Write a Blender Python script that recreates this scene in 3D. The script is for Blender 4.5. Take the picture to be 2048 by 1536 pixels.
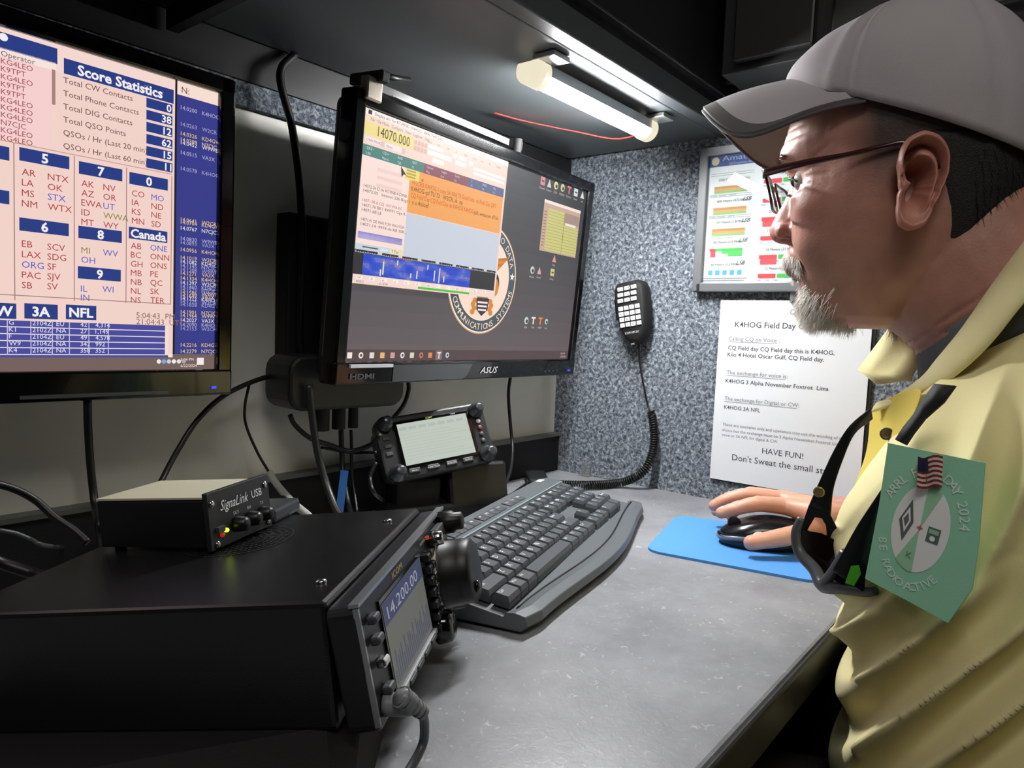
import bpy, bmesh, math, random
import numpy as np
from mathutils import Matrix, Vector, noise
from mathutils.bvhtree import BVHTree
SC = bpy.context.scene
for o in list(bpy.data.objects): bpy.data.objects.remove(o)

# ---------------------------------------------------------------- camera
FPX = 1411.4
_rx, _rz, _ro = -0.0783, -0.8926, 0.0402
CAM = Vector((-1.0599, -0.7499, 0.2561))
_F = Vector((-math.sin(_rz)*math.cos(_rx), math.cos(_rz)*math.cos(_rx), math.sin(_rx)))
_R0 = Vector((math.cos(_rz), math.sin(_rz), 0)); _U0 = _R0.cross(_F)
_R = math.cos(_ro)*_R0 + math.sin(_ro)*_U0; _U = -math.sin(_ro)*_R0 + math.cos(_ro)*_U0
cd = bpy.data.cameras.new('camera'); cam = bpy.data.objects.new('camera', cd); SC.collection.objects.link(cam)
cd.sensor_width = 36; cd.lens = FPX/2048*36; cd.clip_start = .01
m = Matrix.Identity(4)
for i in range(3): m[i][0] = _R[i]; m[i][1] = _U[i]; m[i][2] = -_F[i]; m[i][3] = CAM[i]
cam.matrix_world = m; SC.camera = cam
def ray(px, py): return _F + _R*((px-1024)/FPX) + _U*((768-py)/FPX)
def on(px, py, ax, val):
    d = ray(px, py); return CAM + d*((val-CAM[ax])/d[ax])
def onpl(px, py, o, n):
    d = ray(px, py); return CAM + d*((Vector(o)-CAM).dot(n)/d.dot(n))

# ---------------------------------------------------------------- light and exposure
SC.view_settings.view_transform = 'Standard'; SC.view_settings.look = 'None'
SC.view_settings.gamma = 1; SC.view_settings.exposure = 0.0; SC.view_settings.use_curve_mapping = False
W = bpy.data.worlds.new('world'); SC.world = W; W.use_nodes = True
W.node_tree.nodes['Background'].inputs[0].default_value = (.75, .85, 1, 1)
W.node_tree.nodes['Background'].inputs[1].default_value = .035
def area(name, loc, target, sx, sy, power, col):
    l = bpy.data.lights.new(name, 'AREA'); l.shape = 'RECTANGLE'; l.size = sx; l.size_y = sy; l.energy = power; l.color = col
    o = bpy.data.objects.new(name, l); SC.collection.objects.link(o); o.location = loc
    o.rotation_euler = (Vector(target)-Vector(loc)).to_track_quat('-Z', 'Y').to_euler(); return o
LAMP_STRENGTH = 265
area('ceiling_light', (-1.15, -1.0, 1.27), (-.75, -.6, .2), .7, .26, 7.5, (1, .96, .9))
area('aisle_fill', (-1.9, -.75, 1.28), (-1.0, -.6, .1), .3, .5, 2.0, (1, .95, .86))  # added fill light, out of view over the aisle

# ---------------------------------------------------------------- helpers
def lin(h):
    h = h.lstrip('#'); r = []
    for i in (0, 2, 4):
        c = int(h[i:i+2], 16)/255; r.append(c/12.92 if c <= .04045 else ((c+.055)/1.055)**2.4)
    return (*r, 1)
MT = {}
def mat(name, col='#808080', rough=.5, metal=0, emit=0, spec=.5, bump=0, bscale=300, var=0, vscale=60, col2=None, coat=0, trans=0, alpha=1, sss=0, sheen=0):
    if name in MT: return MT[name]
    M = bpy.data.materials.new(name); M.use_nodes = True; MT[name] = M
    nt = M.node_tree; b = nt.nodes['Principled BSDF']; I = b.inputs
    c = lin(col); I['Base Color'].default_value = c; I['Roughness'].default_value = rough; I['Metallic'].default_value = metal
    I['Specular IOR Level'].default_value = spec; I['Coat Weight'].default_value = coat; I['Transmission Weight'].default_value = trans; I['Alpha'].default_value = alpha
    if sss: I['Subsurface Weight'].default_value = sss; I['Subsurface Scale'].default_value = .01
    if sheen: I['Sheen Weight'].default_value = sheen
    if emit: I['Emission Color'].default_value = c; I['Emission Strength'].default_value = emit; I['Base Color'].default_value = (.01, .01, .01, 1); 
    tc = nt.nodes.new('ShaderNodeTexCoord')
    if var or col2:
        n = nt.nodes.new('ShaderNodeTexNoise'); n.inputs['Scale'].default_value = vscale; n.inputs['Detail'].default_value = 4
        nt.links.new(tc.outputs['Object'], n.inputs['Vector'])
        r = nt.nodes.new('ShaderNodeValToRGB'); nt.links.new(n.outputs['Fac'], r.inputs['Fac'])
        r.color_ramp.elements[0].position = .35; r.color_ramp.elements[1].position = .65
        c2 = lin(col2) if col2 else tuple(min(1, x*(1+var)) for x in c[:3])+(1,)
        c1 = c if col2 else tuple(x*(1-var) for x in c[:3])+(1,)
        r.color_ramp.elements[0].color = c1; r.color_ramp.elements[1].color = c2
        nt.links.new(r.outputs['Color'], I['Base Color'])
    if bump:
        n = nt.nodes.new('ShaderNodeTexNoise'); n.inputs['Scale'].default_value = bscale; n.inputs['Detail'].default_value = 3
        nt.links.new(tc.outputs['Object'], n.inputs['Vector'])
        bn = nt.nodes.new('ShaderNodeBump'); bn.inputs['Strength'].default_value = bump; bn.inputs['Distance'].default_value = .001
        nt.links.new(n.outputs['Fac'], bn.inputs['Height']); nt.links.new(bn.outputs['Normal'], I['Normal'])
    return M
def ink(hexc, emit=0):      # a flat print or screen colour
    if emit: return mat('screen_'+hexc.strip('#'), hexc, rough=.4, emit=emit*.96, spec=.06)
    return mat('ink_'+hexc.strip('#'), hexc, rough=.7, spec=.2)

class MB:
    def __init__(s): s.v = []; s.f = []; s.m = []; s.mats = []; s.sm = []
    def mi(s, M):
        if M not in s.mats: s.mats.append(M)
        return s.mats.index(M)
    def add(s, vs, fs, M, smooth=False):
        o = len(s.v); s.v += [tuple(v) for v in vs]; k = s.mi(M)
        for f in fs: s.f.append(tuple(i+o for i in f)); s.m.append(k); s.sm.append(smooth)
        return s
    def box(s, c, d, M, rot=None, taper=1):
        vs = []
        for z in (-1, 1):
            t = taper if z > 0 else 1
            for x, y in ((-1, -1), (1, -1), (1, 1), (-1, 1)):
                p = Vector((x*d[0]/2*t, y*d[1]/2*t, z*d[2]/2))
                if rot is not None: p = rot @ p
                vs.append(p+Vector(c))
        return s.add(vs, [(0, 3, 2, 1), (4, 5, 6, 7), (0, 1, 5, 4), (1, 2, 6, 5), (2, 3, 7, 6), (3, 0, 4, 7)], M)
    def loft(s, rings, M, cap=True, close=True, smooth=True):
        n = len(rings[0]); vs = [p for r in rings for p in r]; fs = []
        for i in range(len(rings)-1):
            for j in range(n if close else n-1):
                k = (j+1) % n; fs.append((i*n+j, i*n+k, (i+1)*n+k, (i+1)*n+j))
        if cap: fs.append(tuple(range(n))[::-1]); fs.append(tuple((len(rings)-1)*n+i for i in range(n)))
        return s.add(vs, fs, M, smooth)
    def cyl(s, p0, p1, r0, M, r1=None, seg=20, smooth=True):
        r1 = r0 if r1 is None else r1
        p0, p1 = Vector(p0), Vector(p1); q = (p1-p0).to_track_quat('Z', 'Y')
        R = [[p+q @ Vector((r*math.cos(2*math.pi*i/seg), r*math.sin(2*math.pi*i/seg), 0)) for i in range(seg)] for p, r in ((p0, r0), (p1, r1))]
        s.loft(R, M, cap=False, smooth=smooth); s.add(R[0], [tuple(range(seg))[::-1]], M); s.add(R[1], [tuple(range(seg))], M); return s
    def lathe(s, p0, ax, prof, M, seg=24, smooth=True, rib=0, nrib=12):   # prof: (along, radius)
        p0 = Vector(p0); q = Vector(ax).to_track_quat('Z', 'Y'); R = []
        for a, r in prof:
            R.append([p0+q @ Vector(((r*(1+rib*math.cos(nrib*2*math.pi*i/seg)))*math.cos(2*math.pi*i/seg), (r*(1+rib*math.cos(nrib*2*math.pi*i/seg)))*math.sin(2*math.pi*i/seg), a)) for i in range(seg)])
        return s.loft(R, M, smooth=smooth)
    def tube(s, pts, r, M, seg=8, cap=True, flat=1):
        pts = [Vector(p) for p in pts]; R = []; up = None; n = len(pts)
        for i, p in enumerate(pts):
            t = (pts[min(i+1, n-1)]-pts[max(i-1, 0)]).normalized()
            if up is None: up = t.orthogonal().normalized()
            up = (up-t*up.dot(t)).normalized(); b = t.cross(up); rr = r[i] if hasattr(r, '__len__') else r
            R.append([p+up*rr*math.cos(2*math.pi*k/seg)+b*rr*flat*math.sin(2*math.pi*k/seg) for k in range(seg)])
        return s.loft(R, M, cap=cap)
    def sphere(s, c, r, M, seg=16, rings=10, sc=(1, 1, 1), rot=None):
        R = []
        for i in range(rings+1):
            a = math.pi*(i/rings)*.998+.003; row = []
            for k in range(seg):
                p = Vector((r*sc[0]*math.sin(a)*math.cos(2*math.pi*k/seg), r*sc[1]*math.sin(a)*math.sin(2*math.pi*k/seg), -r*sc[2]*math.cos(a)))
                if rot is not None: p = rot @ p
                row.append(Vector(c)+p)
            R.append(row)
        return s.loft(R, M)
    def prism(s, poly, y0, y1, M, M2=None):    # poly in local x,z ; from y0 (front) to y1 (back)
        n = len(poly); A = [(x, y0, z) for x, z in poly]; B = [(x, y1, z) for x, z in poly]
        s.add(A+B, [tuple(range(n))]+[tuple(range(n, 2*n))[::-1]]+[(i, i+n, (i+1) % n+n, (i+1) % n) for i in range(n)], M); return s
    def slab(s, poly, z0, z1, M):              # poly in local x,y
        n = len(poly); A = [(x, y, z1) for x, y in poly]; B = [(x, y, z0) for x, y in poly]
        s.add(A+B, [tuple(range(n)), tuple(range(n, 2*n))[::-1]]+[(i, i+n, (i+1) % n+n, (i+1) % n) for i in range(n)], M); return s
    def build(s, name, parent=None, bevel=0, bseg=2, mat4=None, subd=0):
        me = bpy.data.meshes.new(name); me.from_pydata(s.v, [], s.f); me.update()
        for M in s.mats: me.materials.append(M)
        me.polygons.foreach_set('material_index', s.m); me.polygons.foreach_set('use_smooth', s.sm)
        bm = bmesh.new(); bm.from_mesh(me); bmesh.ops.recalc_face_normals(bm, faces=bm.faces); bm.to_mesh(me); bm.free()
        o = bpy.data.objects.new(name, me); SC.collection.objects.link(o)
        if mat4 is not None: o.matrix_world = mat4
        if parent: o.parent = parent
        if bevel:
            b = o.modifiers.new('bevel', 'BEVEL'); b.width = bevel; b.segments = bseg; b.limit_method = 'ANGLE'; b.angle_limit = .6; b.harden_normals = False
        if subd: d = o.modifiers.new('subsurf', 'SUBSURF'); d.levels = subd; d.render_levels = subd
        return o
def rrect(w, h, r, cx=0, cy=0, n=4):
    P = []
    for qx, qy, a0 in ((1, 1, 0), (-1, 1, 90), (-1, -1, 180), (1, -1, 270)):
        for i in range(n+1):
            a = math.radians(a0+90*i/n); P.append((cx+qx*(w/2-r)+r*math.cos(a), cy+qy*(h/2-r)+r*math.sin(a)))
    return P
def tag(o, label, cat, group=None, kind=None):
    if label: o['label'] = label
    if cat: o['category'] = cat
    if group: o['group'] = group
    if kind: o['kind'] = kind
    return o
def empty(name, M, label, cat, group=None):
    o = bpy.data.objects.new(name, None); o.empty_display_size = .02; SC.collection.objects.link(o); o.matrix_world = M
    return tag(o, label, cat, group)
def structure(o): o['kind'] = 'structure'; return o
def frame(loc, yaw=0, pitch=0, roll=0):
    return Matrix.Translation(loc) @ Matrix.Rotation(yaw, 4, 'Z') @ Matrix.Rotation(pitch, 4, 'X') @ Matrix.Rotation(roll, 4, 'Y')
_TC = {}
def text_geo(s, bold=0, shear=0):
    k = (s, bold, shear)
    if k in _TC: return _TC[k]
    c = bpy.data.curves.new('t', 'FONT'); c.body = s; c.size = 1; c.offset = bold; c.shear = shear; c.resolution_u = 2; c.fill_mode = 'FRONT'
    o = bpy.data.objects.new('t', c); SC.collection.objects.link(o); dg = bpy.context.evaluated_depsgraph_get()
    me = o.evaluated_get(dg).to_mesh(); v = [(p.co.x, p.co.y) for p in me.vertices]; f = [tuple(p.vertices) for p in me.polygons]
    o.evaluated_get(dg).to_mesh_clear(); bpy.data.objects.remove(o); bpy.data.curves.remove(c)
    if not v: v = [(0, 0)]
    _TC[k] = (v, f); return v, f
class Surf:
    """A printed or lit flat face of a thing: local x right, z up, facing local -y at y0."""
    def __init__(s, mb, M, y0=0, emit=0): s.mb = mb; s.M = M; s.I = M.inverted(); s.y0 = y0; s.e = emit; s.n = 0
    def loc(s, p):
        o = s.M @ Vector((0, s.y0, 0)); n = (s.M.to_3x3() @ Vector((0, 1, 0))).normalized()
        q = s.I @ onpl(p[0], p[1], o, n); return (q.x, q.z)
    def poly2(s, pts, col, layer=1): 
        y = s.y0-layer*.00025; s.mb.add([(x, y, z) for x, z in pts], [tuple(range(len(pts)))], ink(col, s.e))
    def rect2(s, x0, z0, x1, z1, col, layer=1): s.poly2([(x0, z0), (x1, z0), (x1, z1), (x0, z1)], col, layer)
    def rect(s, a, b, col, layer=1):
        a, b = s.loc(a), s.loc(b); s.rect2(min(a[0], b[0]), min(a[1], b[1]), max(a[0], b[0]), max(a[1], b[1]), col, layer); return a, b
    def frm(s, a, b, col, t=.0008, layer=2):
        a, b = s.loc(a), s.loc(b); x0, x1, z0, z1 = min(a[0], b[0]), max(a[0], b[0]), min(a[1], b[1]), max(a[1], b[1])
        for r in ((x0, z0, x1, z0+t), (x0, z1-t, x1, z1), (x0, z0, x0+t, z1), (x1-t, z0, x1, z1)): s.rect2(*r, col, layer)
    def text2(s, t, x, z, size, col, layer=3, bold=0, shear=0, width=None, align=0, ang=0):
        v, f = text_geo(t, bold, shear); xs = [p[0] for p in v]; x0, x1 = min(xs), max(xs); w = max(x1-x0, 1e-6)
        sx = sz = size
        if width: 
            sx = width/w
            sz = size if size else sx
        ca, sa = math.cos(ang), math.sin(ang); y = s.y0-layer*.00025; vs = []
        for px, pz in v:
            a = (px-x0-align*w)*sx; b = pz*sz; vs.append((x+a*ca-b*sa, y, z+a*sa+b*ca))
        s.mb.add(vs, f, ink(col, s.e))
    def text(s, t, a, b, col, size=None, layer=3, bold=0, shear=0):
        a, b = s.loc(a), s.loc(b); s.text2(t, a[0], a[1], size, col, layer, bold, shear, width=b[0]-a[0])
    def arc(s, t, cx, cz, rx, rz, a0, a1, size, col, layer=4, inward=False, bold=0):   # letters along an ellipse, degrees
        n = len(t)
        for i, ch in enumerate(t):
            if ch == ' ': continue
            a = math.radians(a0+(a1-a0)*(i+.5)/n); x, z = cx+rx*math.cos(a), cz+rz*math.sin(a)
            tx, tz = (-rx*math.sin(a), rz*math.cos(a)); sg = 1 if a1 > a0 else -1
            s.text2(ch, x, z, size, col, layer, bold=bold, align=.5, ang=math.atan2(tz*sg, tx*sg))
def spline(pts, n=8):
    P = [Vector(p) for p in pts]; P = [P[0]*2-P[1]]+P+[P[-1]*2-P[-2]]; out = []
    for i in range(1, len(P)-2):
        for k in range(n):
            t = k/n; a, b, c, d = P[i-1:i+3]
            out.append(.5*((2*b)+(c-a)*t+(2*a-5*b+4*c-d)*t*t+(3*b-a-3*c+d)*t**3))
    out.append(P[-2]); return out
BLK = mat('black_plastic', '#0d0e0f', rough=.38, bump=.1, bscale=900)
BLKM = mat('matte_black', '#0b0b0c', rough=.7, bump=.15, bscale=700)
GLOSS = mat('gloss_black', '#08090a', rough=.12, coat=.3)
RUB = mat('black_rubber', '#0a0a0a', rough=.45)
CHR = mat('chrome', '#c8c8c8', rough=.18, metal=1)
GREY = mat('grey_plastic', '#3c3f42', rough=.45)
WHT = mat('white_paint', '#dfe2e2', rough=.5)
def onv(px, py, z): return on(px, py, 2, z)
# ---------------------------------------------------------------- the room
ZU, YL, YD = .56, -.292, -.605      # underside of the overhead cabinet, its front edge, the desk's front edge
carpet = mat('carpet_grey', '#6c747c', rough=.95, spec=.1)
def carpet_nodes(M, dark, mid, light, scale):
    nt = M.node_tree; b = nt.nodes['Principled BSDF']; tc = nt.nodes.new('ShaderNodeTexCoord')
    n = nt.nodes.new('ShaderNodeTexNoise'); n.inputs['Scale'].default_value = scale; n.inputs['Detail'].default_value = 6; n.inputs['Roughness'].default_value = .72; n.inputs['Distortion'].default_value = .6
    r = nt.nodes.new('ShaderNodeValToRGB'); e = r.color_ramp.elements; e[0].position = .36; e[0].color = lin(dark); e[1].position = .68; e[1].color = lin(light)
    x = e.new(.5); x.color = lin(mid)
    nt.links.new(tc.outputs['Object'], n.inputs['Vector']); nt.links.new(n.outputs['Fac'], r.inputs['Fac']); nt.links.new(r.outputs['Color'], b.inputs['Base Color'])
    bn = nt.nodes.new('ShaderNodeBump'); bn.inputs['Strength'].default_value = .9; bn.inputs['Distance'].default_value = .004
    nt.links.new(n.outputs['Fac'], bn.inputs['Height']); nt.links.new(bn.outputs['Normal'], b.inputs['Normal'])
carpet_nodes(carpet, '#3a4149', '#737c86', '#c6cdd3', 170)
wallm = mat('pale_wall_paint', '#e0dfd4', rough=.45, var=.04, vscale=6)
black_lam = mat('black_laminate', '#101112', rough=.5, bump=.05, bscale=500)
deskm = mat('dark_slate_laminate', '#3a3c3f', rough=.4)
def desk_nodes(M):
    nt = M.node_tree; b = nt.nodes['Principled BSDF']; tc = nt.nodes.new('ShaderNodeTexCoord')
    n = nt.nodes.new('ShaderNodeTexNoise'); n.inputs['Scale'].default_value = 9; n.inputs['Detail'].default_value = 8; n.inputs['Roughness'].default_value = .65
    r = nt.nodes.new('ShaderNodeValToRGB'); e = r.color_ramp.elements; e[0].position = .3; e[0].color = lin('#75777b'); e[1].position = .72; e[1].color = lin('#9fa1a5')
    n2 = nt.nodes.new('ShaderNodeTexNoise'); n2.inputs['Scale'].default_value = 130; n2.inputs['Detail'].default_value = 3; n2.inputs['Roughness'].default_value = .5; n2.inputs['Distortion'].default_value = 1.2
    r2 = nt.nodes.new('ShaderNodeValToRGB'); e = r2.color_ramp.elements; e[0].position = .64; e[0].color = (0, 0, 0, 1); e[1].position = .82; e[1].color = (1, 1, 1, 1)
    mx = nt.nodes.new('ShaderNodeMix'); mx.data_type = 'RGBA'; mx.inputs[7].default_value = lin('#cfd1d4')
    for q in (n, n2): nt.links.new(tc.outputs['Object'], q.inputs['Vector'])
    nt.links.new(n.outputs['Fac'], r.inputs['Fac']); nt.links.new(n2.outputs['Fac'], r2.inputs['Fac'])
    nt.links.new(r.outputs['Color'], mx.inputs[6]); nt.links.new(r2.outputs['Color'], mx.inputs[0]); nt.links.new(mx.outputs[2], b.inputs['Base Color'])
    bn = nt.nodes.new('ShaderNodeBump'); bn.inputs['Strength'].default_value = .25; bn.inputs['Distance'].default_value = .001
    nt.links.new(n2.outputs['Fac'], bn.inputs['Height']); nt.links.new(bn.outputs['Normal'], b.inputs['Normal'])
desk_nodes(deskm)
structure(MB().box((-1.2, .03, .35), (2.5, .06, 1.9), wallm).build('wall_back'))
structure(MB().box((.02, -.75, .35), (.04, 1.5, 1.9), carpet).build('wall_right'))
structure(MB().box((-1.2, -2.3, .35), (2.6, .04, 1.9), black_lam).build('wall_front'))
structure(MB().box((-2.47, -1.1, .35), (.04, 2.4, 1.9), black_lam).build('wall_left'))
structure(MB().box((.02, -1.9, .35), (.04, .8, 1.9), black_lam).build('wall_right.001'))
structure(MB().box((-1.2, -1.1, 1.32), (2.6, 2.5, .04), mat('ceiling_panel', '#2c2d2a', rough=.8)).build('ceiling'))
structure(MB().box((-1.2, -1.1, -.76), (2.6, 2.5, .04), mat('floor_vinyl', '#222220', rough=.6, var=.1)).build('floor'))
structure(MB().box((-1.2, -.0045, .502), (2.4, .009, .026), carpet).build('trim_1'))
structure(MB().box((-1.2, -.006, .5375), (2.4, .012, .044), black_lam).build('trim_2'))
structure(MB().box((-1.2, -.006, .032), (2.4, .012, .064), BLKM).box((-1.2, -.0085, .0665), (2.4, .017, .005), mat('grey_edging', '#5d605c', rough=.4)).build('baseboard_back'))
desk = MB().box((-1.0, (YD+.012-.012)/2, -.016), (2.0, -YD-.012-.012, .032), deskm).build('desk', bevel=.003)
tag(desk, 'dark grey speckled laminate worktop running under the keyboard and radios', 'desk')
MB().box((-1.0, YD+.0095, -.018), (2.0, .005, .034), black_lam).build('edge_strip', desk, bevel=.003)
# overhead cabinets
cab = empty('overhead_cabinet', frame((0, 0, ZU)), 'long black overhead cabinet with a slim tube lamp under it', 'cabinet')
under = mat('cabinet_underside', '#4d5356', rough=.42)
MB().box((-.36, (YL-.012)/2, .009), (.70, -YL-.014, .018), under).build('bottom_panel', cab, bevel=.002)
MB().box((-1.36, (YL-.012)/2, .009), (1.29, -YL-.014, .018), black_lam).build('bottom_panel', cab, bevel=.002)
MB().box((-1.0, YL-.010, .014), (2.0, .022, .028), mat('cabinet_rail', '#3a3f42', rough=.5)).build('front_rail', cab, bevel=.002)
MB().box((-1.0, -.16, .37), (2.0, .3, .70), black_lam).build('body', cab)
MB().box((-.715, -.16, -.012), (.012, .28, .022), black_lam).build('divider', cab)
for x0, x1 in ((-1.35, -.69), (-.685, -.02)):
    d = MB().box(((x0+x1)/2, YL-.02, .37), (x1-x0-.006, .018, .66), black_lam).build('door', cab, bevel=.002)
    MB().box((x1-.05, YL-.037, .10), (.012, .014, .09), BLKM).build('handle', d, bevel=.003)
# tall dark cupboard on the right behind the cap
tc_ = empty('side_cupboard', frame((-.078, -.528, .60)), 'dark wall cupboard behind the grey cap', 'cupboard')
MB().box((0, 0, .3), (.14, .36, .60), black_lam).build('body', tc_, bevel=.002)
MB().box((-.078, -.06, .3), (.014, .2, .58), mat('cupboard_door', '#0c0d0d', rough=.5)).build('door', tc_, bevel=.003)
MB().box((-.078, .11, .3), (.014, .1, .58), mat('cupboard_door', '#0c0d0d', rough=.5)).build('door', tc_, bevel=.003)

# ---------------------------------------------------------------- under-cabinet lamp
LY, LX0, LX1 = -.245, -.422, -.152
lamp = empty('strip_lamp', frame((0, LY, ZU)), 'short glowing white tube lamp under the overhead cabinet', 'lamp')
glow = mat('lamp_glow', '#ffffff', emit=LAMP_STRENGTH); 
def half_tube(x0, x1, r, M, name, zc=-.017, a0=195, a1=345, closed=False):
    mb = MB(); R = []
    for x in (x0, x1):
        R.append([(x, r*math.cos(math.radians(a0+(a1-a0)*i/14)), zc+r*math.sin(math.radians(a0+(a1-a0)*i/14))) for i in range(15)])
    mb.loft(R, M, cap=True, close=True); return mb.build(name, lamp)
half_tube(LX0+.012, LX1-.008, .0135, glow, 'diffuser')
MB().box(((LX0+LX1)/2, 0, -.0135), (LX1-LX0-.02, .0275, .012), mat('aluminium', '#b9bcbc', rough=.35, metal=.9)).build('channel', lamp)
for a, b in ((LX0-.006, LX0+.018), (LX1-.012, LX1+.003)):
    half_tube(a, b, .0165, mat('lamp_endcap', '#fff6d8', rough=.4, emit=.85), 'end_cap', -.016, 150, 390)
for x in (LX0+.01, LX1-.004): MB().box((x, -.020, -.004), (.03, .03, .006), mat('aluminium', rough=.3)).build('clip', lamp, bevel=.001)
wire = MB().tube(spline([(LX1+.004, LY+.002, ZU-.018), (LX1+.0, LY+.05, ZU-.022), (LX1-.03, LY+.1, ZU-.012), (LX1-.09, LY+.15, ZU-.004), (LX1-.14, -.08, ZU-.003)]), .0011, mat('red_wire', '#a5221c', rough=.5), seg=6).build('lamp_wire')
tag(wire, 'thin red wire running from the tube lamp along the cabinet underside', 'wire')
# ---------------------------------------------------------------- monitors
def monitor(pos, yaw, pitch, roll, W_, H_, label, bz=.016, chin=.026, emit=1.0):
    root = empty('computer_monitor', frame(pos, yaw, pitch, roll), label, 'monitor')
    w, h = W_+2*bz, H_+bz+chin; cz = (bz-chin)/2
    # bezel as four bars round the panel
    mb = MB()
    mb.box((0, .006, H_/2+bz/2), (w, .024, bz), GLOSS); mb.box((0, .006, -H_/2-chin/2), (w, .026, chin), GLOSS)
    for s in (-1, 1): mb.box((s*(W_/2+bz/2), .006, cz), (bz, .024, h), GLOSS)
    mb.build('bezel', root, bevel=.0025)
    MB().box((0, .022, cz), (w-.01, .022, h-.01), BLKM).build('back_shell', root, bevel=.008)
    bk = MB(); bk.loft([[(x*s, y, z*s+cz) for x, z in rrect(w-.05, h-.05, .03)] for y, s in ((.032, 1), (.05, .8), (.055, .55))], BLKM); bk.build('rear_hump', root)
    return root
# right-hand monitor
M2 = frame((-.338, -.118, .346), .068, .076, .006); W2, H2 = .478, .269
mon2 = monitor((-.338, -.118, .346), .068, .076, .006, W2, H2, 'black monitor showing an orange text window over a round seal, right of the two')
mb = MB(); S = Surf(mb, M2, 0, 1.0)
mb.add([(x, 0, z) for x, z in ((-W2/2, -H2/2), (W2/2, -H2/2), (W2/2, H2/2), (-W2/2, H2/2))], [(0, 1, 2, 3)], ink('#33373b', .8))
def grad(S, x0, x1, z0, z1, c0, c1, n, layer):   # a desktop picture that is lighter at the foot
    for i in range(n):
        t = (i+.5)/n; a, b = lin(c0), lin(c1)
        col = ''.join('%02x' % round(int(c0[1+2*k:3+2*k], 16)*(1-t)+int(c1[1+2*k:3+2*k], 16)*t) for k in range(3))
        S.rect2(x0, z1+(z0-z1)*i/n, x1, z1+(z0-z1)*(i+1)/n, '#'+col, layer)
grad(S, -W2/2, W2/2, -H2/2, H2/2, '#33383d', '#6b6163', 14, 1)
S.rect2(-W2/2, -H2/2, W2/2, -H2/2+.013, '#5a4a4b', 2)
# the seal
def ell(cx, cz, rx, rz, n=64, a0=0, a1=360): return [(cx+rx*math.cos(math.radians(a0+(a1-a0)*i/n)), cz+rz*math.sin(math.radians(a0+(a1-a0)*i/n))) for i in range(n)]
ct = S.loc((969, 537)); top_ = S.loc((960, 668)); cx, cz = ct[0], ct[1]; RR = .0745
cz = top_[1]+RR
S.poly2(ell(cx, cz, RR, RR), '#e0a878', 2); S.poly2(ell(cx, cz, RR-.0015, RR-.0015), '#fff0e0', 3); S.poly2(ell(cx, cz, RR-.0032, RR-.0032), '#4d5a63', 4)
S.poly2(ell(cx, cz, RR-.018, RR-.018), '#ffe2cf', 5)
S.arc('COMMUNICATIONS SYSTEMS', cx, cz, RR-.0060, RR-.0060, 205, 350, .0120, '#ffe3c8', 6)
S.arc('RADIO DATA', cx, cz, RR-.0150, RR-.0150, 92, 18, .0120, '#ffe3c8', 6)
def star(S, cx, cz, r, col, layer, n=5, k=.42):
    S.poly2([(cx+(r if i % 2 == 0 else r*k)*math.sin(math.pi*i/n), cz+(r if i % 2 == 0 else r*k)*math.cos(math.pi*i/n)) for i in range(2*n)], col, layer)
star(S, cx+(RR-.0105)*math.cos(math.radians(7)), cz+(RR-.0105)*math.sin(math.radians(7)), .006, '#fff4e8', 6)
# eagle wing, body and shield inside the seal
for i in range(8):
    z = cz+.030-.0042*i; L = .052-.005*i
    S.poly2([(cx+.0, z-.004), (cx+L, z+.0035), (cx+L-.006, z-.0012), (cx+.0, z-.008)], '#d98d3c' if i % 2 else '#c4762c', 6+(i % 2))
S.poly2([(cx-.012, cz+.03), (cx+.012, cz+.02), (cx+.016, cz-.02), (cx, cz-.04), (cx-.016, cz-.02)], '#b5702e', 8)
S.poly2(ell(cx+.022, cz-.006, .012, .016, 20), '#2c2f3d', 8); S.poly2(ell(cx+.025, cz-.010, .008, .012, 20), '#d98d3c', 9); 
S.poly2([(cx-.014, cz-.026), (cx+.014, cz-.026), (cx+.012, cz-.042), (cx, cz-.050), (cx-.012, cz-.042)], '#3a3548', 10)
for i in range(3): S.rect2(cx-.011+.001*i, cz-.033-.005*i, cx+.011-.001*i, cz-.0305-.005*i, '#f6e6e0', 11)
for sg in (-1, 1):
    for i in range(4): S.poly2(ell(cx+sg*(.017+.003*(i % 2)), cz-.030-.005*i, .005, .004, 10), '#d98d3c', 9)
# main window
c0 = S.loc((729, 216)); c1 = S.loc((985, 597)); c2 = S.loc((1013, 326)); x0, z1 = -W2/2+.001, H2/2-.001; x1 = c2[0]; z0 = S.loc((706, 566))[1]
S.rect2(x0, z0, x1, z1, '#f7d9cc', 12)
ww, hh = x1-x0, z1-z0
def wr(a, b, c, d, col, layer=13): S.rect2(x0+a*ww, z1-d*hh, x0+c*ww, z1-b*hh, col, layer)   # fractions from top left
def wt(t, a, b, size, col, layer=15, width=None, bold=0, align=0): S.text2(t, x0+a*ww, z1-b*hh, size*hh, col, layer, bold=bold, width=(width*ww if width else None), align=align)
wr(0, 0, 1, .035, '#fdeee6'); wt('Simplex wt / for RT-MFSK - K4HOG - ARRL Field Day', .05, .028, .026, '#5a4a50', width=.42); wr(.015, .006, .035, .03, '#30343c', 14)
wt('File   Op Mode   Configure   View   Logbook   Help', .03, .062, .026, '#8c6a6a', width=.36)
wr(0, .07, .29, .145, '#f2e08e'); wt('14070.000', .075, .135, .082, '#3a3326', width=.19, bold=.0)
for i in range(2):
    for k in range(4): wr(.295+.022*k, .08+.035*i, .311+.022*k, .108+.035*i, '#e2b7a8', 14)
wr(.01, .155, .10, .185, '#fbe9e0'); wt('CWR FM-M2', .015, .18, .022, '#7a6a9a'); wr(.12, .155, .22, .185, '#fbe9e0'); wt('None', .13, .18, .022, '#7a6ac0')
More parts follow.
